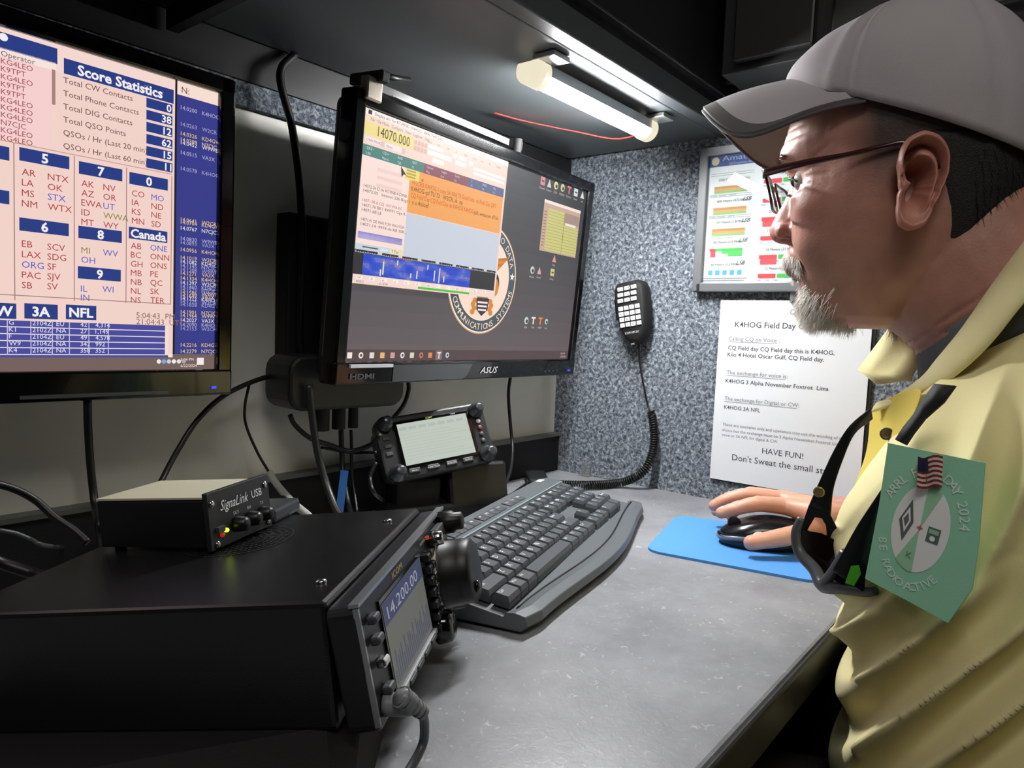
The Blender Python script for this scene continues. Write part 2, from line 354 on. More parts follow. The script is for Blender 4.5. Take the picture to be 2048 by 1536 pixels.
for a in (.10, .225): wr(a, .155, a+.018, .185, '#e7c6ba', 14)
wr(.0, .20, .37, .262, '#4f857e')
for i in range(4):
    for k in range(2): wt(('QRZ ▸', 'CQ ▸▸', 'ANS', 'QSO')[i] if k == 0 else ('1:00', 'Macro', 'T/R', '73')[i], .02+.09*i, .225+.03*k, .022, '#cfe8e0')
wr(.37, .20, .69, .262, '#8d5260'); wr(.69, .20, .985, .262, '#5a648c')
for i in range(3):
    for k in range(2): wt(('Upload', 'Logger', 'Sends')[i] if k == 0 else ('Mtx', 'End', 'Re')[i], .385+.1*i, .225+.03*k, .022, '#eacbd0'); wt(('S', 'SKED', 'Qty')[i] if k == 0 else ('M', '1:4', '1:6')[i], .71+.09*i, .225+.03*k, .022, '#cdd3ee')
for r_ in ((.385, .075, .49, .10), (.385, .11, .55, .14), (.42, .15, .5, .18), (.56, .08, .59, .105), (.60, .08, .66, .105), (.58, .115, .66, .145), (.68, .09, .71, .12), (.72, .12, .98, .14), (.72, .15, .98, .17)): wr(*r_, '#fff5ee')
for k in range(9): wt(('Freq', 'On', 'Off', 'In', 'Out', 'Cnty', 'Loc', 'Az', 'Notes')[k], .38+.065*k, .07, .02, '#9a7a78')
wr(.0, .262, .285, .765, '#fde3da')
for k, t in enumerate(('14072.26 D de KC9NB KC9NB', '14072.05   beacon 236 Bng11', '', '14071.98 # CQ  4U1WA KC', '14071.76 BK1 4WFF1 Gpe R..', '14071.68 LE', '', '14071.41 DE WA1YOH WA1YOH', '14071.14  9974 de R8 30K...')):
    if t: wt(t, .02, .44+.0275*k, .025, '#5a4448' if k != 3 else '#c0606a', width=.012*len(t)*.85)
for k in range(3): wr(.09, .31+.045*k, .24, .33+.045*k, '#f6d3ca', 14)
wr(.01, .695, .272, .735, '#2443c8'); wt('14071.00 PSYCD', .03, .728, .028, '#aabcf8')
wr(.0, .765, .27, .80, '#cdd8de'); wr(.04, .777, .13, .785, '#54606a', 14); wr(.145, .772, .19, .79, '#dfe6ea', 14); wr(.20, .768, .268, .797, '#f2e3b8', 14); wt('T Tun', .21, .79, .025, '#5a5040')
wr(.285, .262, .985, .525, '#f6a85c'); wr(.285, .53, .985, .80, '#cdd3e0')
wr(.255, .262, .345, .33, '#f0dc7a', 14)
for k in range(3): wr(.262, .27+.018*k, .32, .279+.018*k, '#b8a050', 15)
O = '#5a3c18'; Rr = '#d8552c'
wt('e', .36, .318, .040, O, 15); wt('W2CRA K4HOG 1 copy 5A NNJ 73 Good luck  on Field Day QRT', .30, .352, .042, Rr, 15, width=.63)
wt("K4HOG qsl TU 73 ` W2CR, sk  op", .30, .390, .042, O, 15, width=.36); wt('CQ Field Day CQ Field Day de K4HOG K4HOG', .30, .430, .042, Rr, 15, width=.45); wt('(a0; wntooer d716', .755, .432, .038, O, 15, width=.2)
wt('s u 4oloef', .312, .470, .042, O, 15, width=.11)
# pointer
S.poly2([(x0+.222*ww, z1-.262*hh), (x0+.232*ww, z1-.325*hh), (x0+.245*ww, z1-.305*hh), (x0+.262*ww, z1-.31*hh)], '#2a2a30', 16)
# waterfall
wr(0, .80, 1-.015, .945, '#343438'); 
wr(.0, .815, .985, .8165, '#e8e0dc', 14)
for k in range(72): wr(.005+.0135*k, .806 if k % 5 == 0 else .8105, .0075+.0135*k, .815, '#f4efe8', 14)
for k in range(7): wr(.13+.125*k, .80, .155+.125*k, .813, '#ddd6cc', 15)
random.seed(4)
cols = ['#2a48c8', '#3350c8', '#3a58d0', '#4a62cc', '#6a72c4', '#8c82bc']
for i in range(58):
    for j in range(9):
        a = .05+.0125*i; n_ = noise.noise(Vector((i*.16, j*.35, 2)))+.5+.25*math.exp(-((i-18)/12)**2)-.3*abs(j-4)/4
        wr(a, .82+.0138*j, a+.0126, .8338+.0138*j, cols[max(0, min(5, int(n_*5+random.random()*.8)))], 14)
for a, b, c in ((.165, .85, .93), (.15, .90, .94), (.25, .83, .86), (.38, .88, .93), (.45, .83, .86), (.50, .86, .93), (.535, .84, .94), (.57, .89, .93), (.34, .9, .93)): wr(a, b, a+.008, c, '#e6dccf', 15)
wr(.2, .818, .3, .826, '#e05a5a', 16) if False else wr(.285, .814, .305, .822, '#e8504c', 16)
wr(0, .945, .985, 1, '#f9ddd0'); 
for k in range(13): wr(.02+.072*k, .953, .055+.072*k, .973, '#fff3ea', 14); wt(('WF', '-20', '60', 'x1', '<<', '>>', '1500', '<', '>', 'QSY', 'Lk', 'Rv', 'T/R')[k], .024+.072*k, .970, .018, '#5a4a48')
wr(.40, .978, .78, .992, '#48c83c', 14); wt('BPSK31', .02, .993, .02, '#7a6a66'); wt('s/n 18 dB', .15, .993, .02, '#7a6a66')
# small yellow-green window
def S2px(a, b, col, layer=2): S.rect(a, b, col, layer)
a = S.loc((1089, 398)); b = S.loc((1150, 515)); a2 = S.loc((1161, 420)); g0x, g1x, g1z, g0z = a[0], a2[0], a[1], S.loc((1077, 500))[1]
gw, gh = g1x-g0x, g1z-g0z
def gr(p, q, r_, s_, col, layer=3): S.rect2(g0x+p*gw, g1z-s_*gh, g0x+r_*gw, g1z-q*gh, col, layer)
gr(0, 0, 1, 1, '#c9a997', 2); gr(0, 0, 1, .06, '#fbe6da'); gr(.12, .14, .56, .97, '#cfc97e'); gr(.56, .4, .98, .97, '#cfc97e'); gr(.56, .14, .98, .34, '#a88e82'); gr(.6, .34, .9, .39, '#f4e6dc', 4)
for k in range(13): gr(.12, .2+.06*k, .98 if k > 3 else .56, .206+.06*k, '#8f8c58', 4)
for k in range(12): gr(.02, .22+.06*k, .09, .235+.06*k, '#8a6a62', 4)
gr(.56, .16, .57, .97, '#8f8c58', 4); gr(.56, .6, .57, .72, '#5a5838', 5)
# desktop icons
def icon(px, py, c, lbl, r=.0055, shape=0):
    x, z = S.loc((px, py))
    if shape == 0: S.poly2(ell(x, z, r, r, 14), c, 3); S.poly2(ell(x+.001, z-.001, r*.5, r*.5, 10), '#2c3036', 4)
    elif shape == 1: S.poly2([(x-r, z-r), (x+r, z-r), (x, z+r)], c, 3)
    elif shape == 2: S.rect2(x-r, z-r, x+r, z+r, c, 3); S.rect2(x-r*.5, z-r*.2, x+r*.6, z+r*.2, '#40444a', 4)
    else: S.rect2(x-r, z+r*.5, x+r, z+r, c, 3); S.rect2(x-r*.3, z-r, x+r*.3, z+r, c, 3)
    S.text2(lbl, x, z-.0115, .0042, '#d8c8c0', 3, align=.5)
for k, (c, l, sh) in enumerate((('#e08a98', 'Network', 2), ('#d8d0c8', 'Antenna', 1), ('#e0d8a0', 'JTDX', 0), ('#d8d0a0', 'MMSSTV', 0), ('#e07880', 'MiniTool', 3), ('#d8e0e0', 'Cluster', 2), ('#e8e4dc', 'Log', 1))): icon(1085+13.2*k, 362+4.6*k, c, l, .0058, sh)
icon(1064, 540, '#c8d4c8', 'Winlink', shape=0); icon(1078, 541, '#e0a8b8', 'Airmail', shape=1); icon(1104, 545, '#cfc890', 'Notes', shape=2); icon(1108, 517, '#e0a088', 'Map', shape=1)
icon(1052, 641, '#c0d8c8', 'RMS', shape=0); icon(1066, 641, '#ece6dc', 'Text', shape=3); icon(1080, 642, '#e88848', 'N3FJP', shape=3); icon(1092, 643, '#b8d0b8', 'Log', .0045, 0)
# task bar
for k, c in enumerate(('#f2e8e0', '#f2e8e0', '#e8dcd4', '#f0b878', '#d8a0a0', '#f0ece8', '#e0d8c8', '#d88070', '#e89050', '#f2f2f2', '#c8d8e8')):
    x = -W2/2+.008+.0165*k; z = -H2/2+.0065
    if k in (1, 5, 7, 10): S.poly2(ell(x, z, .0036, .0036, 12), c, 3); S.poly2(ell(x, z, .0018, .0018, 8), '#5a4a4b', 4)
    elif k == 9: S.rect2(x-.006, z-.006, x+.006, z+.006, '#8a7476', 3); S.text2('T', x, z-.004, .011, c, 4, align=.5, bold=.03)
    else: S.rect2(x-.0035, z-.0033, x+.0035, z+.0033, c, 3)
S.text2('5:04 PM', W2/2-.024, -H2/2+.0073, .0042, '#d8c8c4', 3); S.text2('6/22/2024', W2/2-.024, -H2/2+.0022, .0042, '#d8c8c4', 3)
mb.build('screen', mon2)
mb = MB(); S = Surf(mb, M2, -.0075)
S.text2('ASUS', -.003, -H2/2-.0175, .0125, '#c9cdd0', 3, shear=.35, width=.040)
mb.build('maker_logo', mon2); mb = MB(); S = Surf(mb, M2, -.0075)
S.text2('HDMI', -W2/2+.004, -H2/2-.019, .0085, '#4e5356', 3, bold=.03, width=.036); mb.build('port_mark', mon2)
MB().box((-W2/2+.035, -.0085, -H2/2-.0045), (.065, .003, .0035), mat('glossy_trim', '#c8ccd0', rough=.25)).build('corner_strip', mon2)
MB().add([(-W2/2+.07, -.0078, -H2/2-.004), (-.02, -.0078, -H2/2-.004), (-.03, -.0078, -H2/2-.020), (-.04, -.0078, -H2/2-.024), (-W2/2+.07, -.0078, -H2/2-.024)], [(0, 1, 2, 3, 4)], mat('satin_panel', '#43474a', rough=.2)).build('control_strip', mon2)
MB().box((W2/2-.004, -.0078, -H2/2-.018), (.004, .002, .002), mat('blue_led', '#2020ff', emit=6)).build('power_light', mon2)
for k in range(4): MB().box((W2/2-.04-.012*k, -.0076, -H2/2-.018), (.005, .001, .0008), ink('#44484c')).build('button', mon2)
# rail across the top of the right monitor with its clips
rl = empty('mounting_rail', M2 @ Matrix.Translation((0, .012, H2/2+.016)), 'slim metal rail clamped along the top edge of the right monitor', 'rail')
MB().box((-.115, -.012, .007), (.255, .012, .008), BLK).box((-.105, -.0185, .004), (.20, .001, .0009), CHR).build('bar', rl)
MB().box((-W2/2+.006, -.016, .002), (.022, .012, .024), mat('nickel', '#b0a89a', rough=.3, metal=.8)).build('clip', rl, bevel=.002)
MB().box((-W2/2+.012, -.005, .016), (.012, .05, .012), BLKM).build('bracket', rl, bevel=.002)
MB().tube([(-W2/2+.02, -.02, .020), (-W2/2+.045, -.01, .026), (-W2/2+.07, -.005, .032)], .0035, BLK).build('lever', rl)
MB().cyl((.04, -.012, .0), (.04, -.012, .018), .006, BLKM).build('clamp', rl)
MB().box((.045, .004, .012), (.02, .03, .014), BLKM).build('clamp', rl, bevel=.002)
# left-hand monitor
M1 = frame((-.936, -.074, .34), 0, .003, .006)
mon1 = monitor((-.936, -.074, .34), 0, .003, .006, W2, H2, 'black monitor with pink log page and blue band list, cut by the left border')
mb = MB(); S = Surf(mb, M1, 0, 1.0)
mb.add([(x, 0, z) for x, z in ((-W2/2, -H2/2), (W2/2, -H2/2), (W2/2, H2/2), (-W2/2, H2/2))], [(0, 1, 2, 3)], ink('#f6d6cc', 1))
S.rect2(-W2/2, -H2/2, W2/2, -H2/2+.0145, '#77635f', 1)
bx = S.loc((352, 400))[0]; lx0 = -W2/2
S.rect2(bx, -H2/2+.0145, W2/2, H2/2, '#3c3f8c', 1); S.rect2(bx-.002, -H2/2+.0145, bx, H2/2, '#23242c', 2)
S.rect2(bx, H2/2-.012, W2/2, H2/2, '#fbe2d4', 2); S.text2('N:', bx+.004, H2/2-.0095, .008, '#4a3a3a', 3)
S.rect2(lx0, H2/2-.022, bx-.002, H2/2, '#f9dcd4', 2)
S.text2('□   ×', bx-.03, H2/2-.018, .008, '#a07a78', 3)
NAVY = '#2c3f86'
def bar(a, b, t=None, c=NAVY, size=.0115, lay=3):
    p, q = S.loc(a), S.loc(b); S.rect2(p[0], min(p[1], q[1]), q[0], max(p[1], q[1]), c, lay)
    if t: S.text2(t, (p[0]+q[0])/2, (p[1]+q[1])/2-.0035, size, '#f6f2f6', lay+1, bold=.03, align=.5)
def barc(x0_, x1_, ypx, h, t=None, size=.0105, al=.5, xm=200):    # a bar between two picture columns, centred on a picture row
    p = S.loc((x0_, ypx)); q = S.loc((x1_, ypx)); z = S.loc(((x0_+x1_)/2, ypx))[1]
    S.rect2(p[0], z-h/2, q[0], z+h/2, NAVY, 3)
    if t: S.text2(t, p[0]+(q[0]-p[0])*al-(.0015 if al == 1 else 0), z-size*.36, size, '#f6f2f6', 4, bold=.03, align=al)
barc(127, 347, 163, .0125, 'Score Statistics', .0115)
barc(-60, 114, 88, .0125)
S.poly2(ell(S.loc((6, 75))[0], S.loc((6, 75))[1], .003, .003, 12), '#f6f2f6', 5)
for k, (t, v) in enumerate((('Total CW Contacts', '0'), ('Total Phone Contacts', '38'), ('Total DIG Contacts', '12'), ('Total QSO Points', '62'), ('QSOs / Hr (Last 20 min)', '15'), ('QSOs / Hr (Last 60 min)', '11'))):
    p = S.loc((126, 153+26.3*k)); S.text2(t, p[0], p[1]-.005, .0068, '#6b4a48', 3)
    p = S.loc((292, 207+25.2*k)); q = S.loc((344, 216+25.2*k)); z = S.loc((318, 212+23.8*k))[1]
    S.rect2(p[0], z-.0042, q[0], z+.0042, NAVY, 3); S.text2(v, q[0]-.001, z-.0032, .0092, '#f6f2f6', 4, bold=.02, align=1)
# operator list
p = S.loc((0, 100)); q = S.loc((112, 280)); S.rect2(lx0, S.loc((55, 284))[1], q[0], S.loc((55, 112))[1], '#f9d3d2', 2); S.rect2(S.loc((103, 200))[0], S.loc((103, 286))[1], S.loc((110, 200))[0], S.loc((107, 138))[1], '#f4d9cc', 3); S.rect2(S.loc((103, 200))[0], S.loc((107, 210))[1], S.loc((110, 200))[0], S.loc((107, 140))[1], '#a98680', 4)
S.rect2(lx0, S.loc((60, 118))[1]-.004, q[0], S.loc((60, 118))[1]+.0025, '#fbe6e2', 3)
for k, t in enumerate(('Operator', 'KG4LEO', 'K9TPT', 'KG4LEO', 'K9TPT', 'K9TPT', 'KG4LEO', 'KG4LEO', 'KG4LEO', 'N7CJC', 'KG4LEO', 'KG4LEO')):
    p = S.loc((1, 101+15.3*k)); S.text2(t, p[0], p[1]-.004, .0060, '#a04850' if k else '#6b4a48', 4)
# section grid
S.rect2(lx0, S.loc((200, 321))[1], bx-.004, S.loc((200, 321))[1]+.0007, '#c89a94', 3)
def col_(px, y0, y1): x = S.loc((px, (y0+y1)/2))[0]; S.rect2(x, S.loc((px, y1))[1], x+.0007, S.loc((px, y0))[1], '#a07a78', 3)
col_(27, 286, 600); col_(147, 312, 602); col_(251, 335, 606); col_(341, 352, 608); S.rect2(lx0, S.loc((200, 601))[1], S.loc((341, 608))[0], S.loc((200, 601))[1]+.0007, '#a07a78', 3)
for a, b, y, t in ((38, 138, 317, '5'), (157, 244, 343, '7'), (258, 335, 363, '0'), (38, 137, 454, '6'), (156, 243, 469, '8'), (257, 334, 470, 'Canada'), (155, 241, 548, '9'), (-60, 18, 301, ''), (-60, 18, 390, '')): barc(a, b, y, .0105, t)
for a, b, y, t in ((-40, 32, 621, 'CW'), (48, 115, 623, '3A'), (131, 192, 625, 'NFL')): barc(a, b, y, .0125, t, .011)
RD, BL, GN = '#b04048', '#5a5ac8', '#8a8a4a'
def sec(cols, x, y, dy, dys=0):
    for k, (t, c) in enumerate(cols): p = S.loc((x, y+dy*k)); S.text2(t, p[0], p[1]-.0030, .0076, c, 3)
sec([('AR', RD), ('LA', RD), ('MS', RD), ('NM', RD)], 43, 342, 21); sec([('NTX', RD), ('OK', RD), ('STX', BL), ('WTX', RD)], 95, 352, 20)
sec([('AK', RD), ('AZ', RD), ('EWA', RD), ('ID', RD), ('MT', RD)], 162, 365, 19.3); sec([('NV', RD), ('OR', RD), ('UT', BL), ('WWA', GN), ('WY', RD)], 206, 373, 18.8)
sec([('CO', RD), ('IA', RD), ('KS', RD), ('MN', RD)], 263, 385, 18.3); sec([('MO', BL), ('ND', RD), ('NE', RD), ('SD', RD)], 302, 393, 17.7)
sec([('EB', RD), ('LAX', RD), ('ORG', BL), ('PAC', RD), ('SB', RD)], 43, 486, 20.7); sec([('SCV', RD), ('SDG', RD), ('SF', RD), ('SJV', RD), ('SV', RD)], 94, 492, 19.8)
sec([('MI', GN), ('OH', BL)], 162, 499, 19); sec([('WV', BL)], 205, 504, 19); sec([('IL', BL), ('IN', BL)], 161, 576, 18); sec([('WI', BL)], 204, 577, 18)
sec([(t, RD) for t in ('AB', 'BC', 'GH', 'MB', 'NB', 'NL', 'NS')], 261, 490, 18.1); sec([('ONE', BL)]+[(t, RD) for t in ('ONN', 'ONS', 'PE', 'QC', 'SK', 'TER')], 300, 494, 17.5)
for k, t in enumerate(('5:04:43  PM', '21:04:43  UTC')): p = S.loc((272, 627+12.5*k)); S.text2(t, p[0], p[1]-.004, .0075, '#8a6a66', 3)
# log table
tz1 = S.loc((150, 645))[1]; tz0 = S.loc((150, 710))[1]; rh = (tz1-tz0)/5; S.rect2(lx0, tz0-.002, S.loc((336, 680))[0], tz1, '#4b4d9c', 3)
S.rect2(S.loc((329, 680))[0], tz0, S.loc((336, 680))[0], tz1, '#fbe2da', 4); S.rect2(lx0, -H2/2+.0145, bx-.002, tz0-.002, '#fdebe4', 2)
for k in range(5):
    z = tz1-rh*(k+1); S.rect2(lx0, z, S.loc((329, 680))[0], z+.0008, '#e8e0ec', 4)
    for x, t in zip((17, 64, 112, 160, 190), (('G', '2104Z', 'EU', '42', '4,314'), ('K1', '2102Z', 'NA', '27', '1,149'), ('F', '2104Z', 'EU', '49', '4,578'), ('W9', '2104Z', 'NA', '342', '992'), ('K4', '2104Z', 'NA', '358', '352'))[k]): S.text2(t, S.loc((x, 650+13*k))[0], z+.0022, .0054, '#e8e4f4', 4)
for x in (13, 60, 103, 137, 176, 215): p = S.loc((x, 680))[0]; S.rect2(p, tz0, p+.0007, tz1, '#c8c4e0', 4)
# band list
for k, y in enumerate((212, 245, 264, 276, 282, 302, 334, 436, 441, 453, 474, 482, 496, 512, 520, 528, 536, 543, 553, 562, 570, 576, 582, 588, 594, 600, 606, 621, 628, 637, 646, 654, 687, 700)):
    c = ('#b8b4d8', '#e8d0a0', '#a8a4d0', '#f0e8e0', '#e8c890')[k*7 % 5]; p = S.loc((361, y)); S.text2('14.%04d' % (200+k*63), p[0], p[1]-.003, .0052, c, 3); S.text2(('K4HOG', 'W2CR', 'KD4GV', 'N7CJC', 'W9WE', 'VA3X')[k % 6], p[0]+.0205, p[1]-.003, .0052, c, 3)
for k in range(6): S.poly2(ell(S.loc((317+10*k, 730))[0], -H2/2+.0075, .0021, .0021, 10), ('#f4f0ec', '#7ab0e0', '#d8d4d0', '#f4f0ec', '#e8e4e0', '#b0a8a4')[k], 3)
S.text2('5:04 PM', W2/2-.034, -H2/2+.008, .004, '#f0e8e4', 3); S.text2('6/22/2024', W2/2-.034, -H2/2+.002, .004, '#f0e8e4', 3); S.rect2(W2/2-.018, -H2/2+.004, W2/2-.011, -H2/2+.011, '#f4f0ec', 3)
mb.build('screen', mon1)
MB().box((W2/2-.004, -.0078, -H2/2-.018), (.004, .002, .002), mat('blue_led', '#2020ff', emit=6)).build('power_light', mon1)
MB().box((.13, -.0078, -H2/2-.021), (.12, .002, .003), mat('satin_panel', '#43474a', rough=.2)).build('trim_line', mon1)
# pivoting arm that carries both monitors
arm = empty('monitor_arm', frame((-.535, -.02, .27)), 'black monitor arm bolted to the wall behind the left edge of the right screen', 'bracket')
MB().box((.0, .005, .0), (.10, .026, .22), BLKM).build('wall_plate', arm, bevel=.003)
MB().box((.13, -.016, .04), (.20, .016, .04), BLKM, ).build('arm_link', arm, bevel=.004)
# ---------------------------------------------------------------- HF radio in the foreground (tilted up on its front feet)
RM = frame(onv(664, 1205, .102), .565, -.12, 0); RW, RH, RD_ = .212, .074, .24; PH = .064
rad = empty('radio_transceiver', RM, 'large black desktop radio transceiver in the left foreground, tilted up on its stand', 'radio')
CASE = mat('radio_case', '#18191a', rough=.26, bump=.12, bscale=1500)
MB().box((RW/2, RD_/2+.004, -RH/2), (RW, RD_, RH), CASE).build('case', rad, bevel=.003)
g = MB()
for k in range(1, 9):
    r = .0048*k
    for j in range(9*k):
        if k % 2 == 0 or j % 3: a0 = 2*math.pi*j/(9*k); a1 = a0+2*math.pi/(9*k)*.62; g.add([(.135+rr*math.cos(a), .125+rr*math.sin(a), .0004) for rr, a in ((r, a0), (r+.0017, a0), (r+.0017, a1), (r, a1))], [(0, 1, 2, 3)], BLKM)
g.build('speaker_grille', rad)
for p in ((775, 1042), (642, 1164)):
    q = RM.inverted() @ onpl(p[0], p[1], RM @ Vector((0, 0, 0)), (RM.to_3x3() @ Vector((0, 0, 1)))); MB().lathe((q.x, q.y, 0), (0, 0, 1), [(0, .0036), (.0012, .0034), (.0018, .0015)], CHR, seg=12).build('case_screw', rad)
# front panel: a wedge whose foot juts forward
FT = .30   # extra lean of the panel face
PM = Matrix.Translation((0, .005, -.008)) @ Matrix.Rotation(-.10, 4, 'X')
pr = MB(); 
pr.prism(rrect(RW+.008, PH+.008, .006, RW/2, -PH/2), -.020, -.002, mat('panel_black', '#191b1d', rough=.4)); pn = pr.build('front_panel', rad, bevel=.0015); pn.matrix_local = PM
def fp(mb, name, **k): o = mb.build(name, rad, **k); o.matrix_local = PM; return o
fp(MB().prism([(-.003, .0035), (RW+.003, .0035), (RW+.003, .0055), (-.003, .0055)], -.0215, -.0155, mat('satin_edge', '#9a9fa2', rough=.3, metal=.6)), 'top_trim')
fp(MB().prism([(-.004, -PH), (-.002, -PH), (-.002, .003), (-.004, .003)], -.0212, -.018, mat('satin_edge', rough=.3)), 'side_trim')
sb = MB(); SM = RM @ PM; S = Surf(sb, SM, -.0205)
sb.box((.076, -.0195, -.034), (.096, .004, .058), GLOSS)
S2 = Surf(sb, SM, -.0216, .45); S2.rect2(.030, -.061, .120, -.008, '#8f8f88', 1)
for k in range(22): S2.rect2(.032+.004*k, -.058, .034+.004*k, -.05+.012*abs(math.sin(k*1.3)), '#6a6f88', 2)
S2.rect2(.030, -.022, .120, -.008, '#5e6488', 2); S2.text2('14.200.00', .036, -.0195, .011, '#d8dcf0', 3, width=.07)
fp(sb, 'display')
lb = MB(); S = Surf(lb, SM, -.0205); S.text2('ICOM', .060, -.003, .006, '#c8a860', 2, width=.022); fp(lb, 'maker_logo'); lb = MB(); S = Surf(lb, SM, -.0205); S.text2('HF/50MHz TRANSCEIVER', .13, -.0035, .0034, '#b8bcc0', 2); fp(lb, 'lettering')
fp(MB().prism([(.022, -.0665), (.125, -.0665), (.125, -.0625), (.030, -.0625)], -.024, -.018, mat('pale_strip', '#a9aeb0', rough=.35)), 'key_strip', bevel=.001)
for k in range(5): fp(MB().box((.034+.019*k, -.0245, -.0648), (.014, .002, .003), GREY), 'key', bevel=.0006)
for k, (x, z) in enumerate(((.010, -.008), (.010, -.020), (.012, -.034), (.013, -.050), (.013, -.062))): fp(MB().box((x, -.0235, z), (.010, .006, .005), (GREY, GREY, CHR, GREY, CHR)[k]), 'button', bevel=.0015)
# columns of keys between the display and the dial
for c in range(2):
    for k in range(7): fp(MB().box((.130+.010*c, -.0235, -.012-.0088*k), (.0075, .007, .0055), mat('key_black', '#1b1c1e', rough=.25)), 'button', bevel=.0012)
# added black skirt under the case, flared to stand in for desk shade
skirt_ = MB(); c4 = [(.004, .012), (RW-.004, .012), (RW-.004, RD_), (.004, RD_)]; tp = [RM @ Vector((x, y, -RH+.001)) for x, y in c4]; bt_ = [Vector((q.x, q.y, .0008)) for q in (RM @ Vector((x, y, -RH)) for x, y in ((-.085, -.030), (RW*.35, -.004), (RW-.004, .012), (RW-.004, RD_+.03), (-.085, RD_+.03)))]; tp = [tp[0], tp[0].lerp(tp[1], .35), tp[1], tp[2], tp[3]]; bt_ = [Vector((p.x, p.y, .0008)) for p in bt_]
skirt_.loft([bt_, tp], BLKM, smooth=False); bo = skirt_.build('shade_skirt', rad); bo.matrix_parent_inverse = RM.inverted()
# knobs
def knob(x, z, prof, name, M=RUB, rib=0, nrib=16): return fp(MB().lathe((x, -.020, z), (0, -1, 0), prof, M, seg=48, rib=rib, nrib=nrib), name)
dial = knob(.176, -.040, [(0, .027), (.004, .0285), (.005, .0265), (.019, .0255), (.026, .025), (.028, .0225), (.0285, .018)], 'main_dial')
kn = MB().lathe((.176, -.020, -.040), (0, -1, 0), [(.0, .030), (.003, .0305), (.0035, .029)], mat('ring_cream', '#bdb9a8', rough=.4), seg=40); fp(kn, 'dial_ring')
fp(MB().sphere((.165, -.050, -.050), .005, GLOSS, sc=(1, .5, 1)), 'finger_dimple')
knob(.195, -.004, [(0, .0095), (.012, .0090), (.014, .0072), (.020, .0068), (.021, .004)], 'knob', RUB, .03)
knob(.196, -.066, [(0, .011), (.010, .0105), (.0125, .007)], 'knob', GREY, .02)
knob(.139, -.068, [(0, .0125), (.003, .0125), (.011, .0118), (.0128, .0085)], 'knob', GLOSS)
knob(.157, -.006, [(0, .006), (.008, .0055), (.012, .005)], 'knob', CHR, .03)
fp(MB().box((.176, -.0235, -.006), (.026, .006, .010), mat('grey_key', '#54585a', rough=.35)), 'button', bevel=.001)
fp(MB().box((.150, -.0216, -.003), (.003, .002, .002), mat('red_led', '#e03020', emit=.5)), 'power_light')
MB().tube([(.025, .01, -RH-.002), (.025, -.004, -RH-.008), (RW-.025, -.004, -RH-.008), (RW-.025, .01, -RH-.002)], .0022, mat('dark_wire', '#55585a', rough=.3, metal=.8)).build('stand', rad)
# microphone plug on the panel's lower left corner and its cord on the desk
A = RM @ PM @ Vector((.010, -.020, -.058)); dN = (RM.to_3x3() @ Vector((.0, -1, 0))).normalized()
plug = empty('mic_plug', Matrix.Identity(4), 'ribbed grey connector plugged in at the lower left of the large radio', 'plug')
e1 = Vector((-.725, -.485, .043)); 
pth = spline([A, A+dN*.014, onv(800, 1392, .050), onv(845, 1425, .036)], 6)
MB().tube(pth, [.0065 if i < 7 else .0065-.0028*(i-6)/(len(pth)-7) for i in range(len(pth))], mat('grey_boot', '#7c8082', rough=.35), seg=14).build('shell', plug)
for k in range(6): p = pth[-1-k*1 if k < 9 else 0]; t = (pth[-1]-pth[-4]).normalized(); MB().cyl(p-t*.0009, p+t*.0009, .0042+.0004*k, mat('grey_boot', rough=.35)).build('strain_relief', plug)
c = MB().tube(spline([pth[-1], onv(849, 1450, .024), onv(845, 1490, .010), onv(815, 1545, .0035), onv(770, 1600, .0032), onv(640, 1700, .0032)], 8), .0028, mat('grey_cord', '#4c5052', rough=.4)).build('microphone_cord')
tag(c, 'grey cord curving from the ribbed plug down across the desk at the bottom edge', 'cord')

# ---------------------------------------------------------------- sound-card interface box standing on the radio
n_ = (RM.to_3x3() @ Vector((0, 0, 1)))
bl = RM.inverted() @ onpl(419, 1103, RM @ Vector((0, 0, .002)), n_); br = RM.inverted() @ onpl(537, 1050, RM @ Vector((0, 0, .002)), n_)
bw = (br-bl).length; by = math.atan2(br.y-bl.y, br.x-bl.x)
print('SIG', bl, br, bw, by)
IM = RM @ Matrix.Translation(bl) @ Matrix.Rotation(by, 4, 'Z'); ih = .038; idp = .098
ib = empty('interface_box', IM, 'small black box with a cream top and knobs, standing on the large radio', 'sound interface')
cm = mat('box_black', '#0b0b0c', rough=.5)
MB().box((bw/2, idp/2+.002, ih/2), (bw-.004, idp, ih-.003), cm).build('case', ib, bevel=.001)
MB().box((bw/2, idp/2+.002, ih+.0), (bw-.004, idp, .0015), mat('cream_lid', '#c9c7ad', rough=.6)).build('lid', ib)
MB().prism([(-.001, 0), (bw+.001, 0), (bw+.001, ih+.004), (-.001, ih+.004)], -.003, .001, mat('faceplate', '#212426', rough=.4)).build('faceplate', ib, bevel=.0006)
tb = MB(); S = Surf(tb, IM, -.0035); S.text2('SignaLink', bw*.16, ih*.70, .0105, '#e8ecec', 2, shear=.35, width=bw*.46); S.text2('USB', bw*.68, ih*.72, .0085, '#e8ecec', 2, width=bw*.18)
for x, t in ((.40, 'DLY'), (.62, 'RX'), (.84, 'TX')): S.text2(t, bw*x, ih*.53, .0035, '#c8cccc', 2, align=.5)
tb.build('lettering', ib)
for x, z in ((.05, .88), (.94, .9), (.08, .09), (.94, .12)): MB().lathe((bw*x, -.003, ih*z), (0, -1, 0), [(0, .0028), (.0012, .0026), (.0016, .001)], CHR, seg=10).build('screw', ib)
for x in (.40, .62, .84): MB().lathe((bw*x, -.003, ih*.33), (0, -1, 0), [(0, .0058), (.002, .0058), (.009, .005), (.0105, .003)], BLK, seg=18, rib=.05, nrib=9).build('knob', ib)
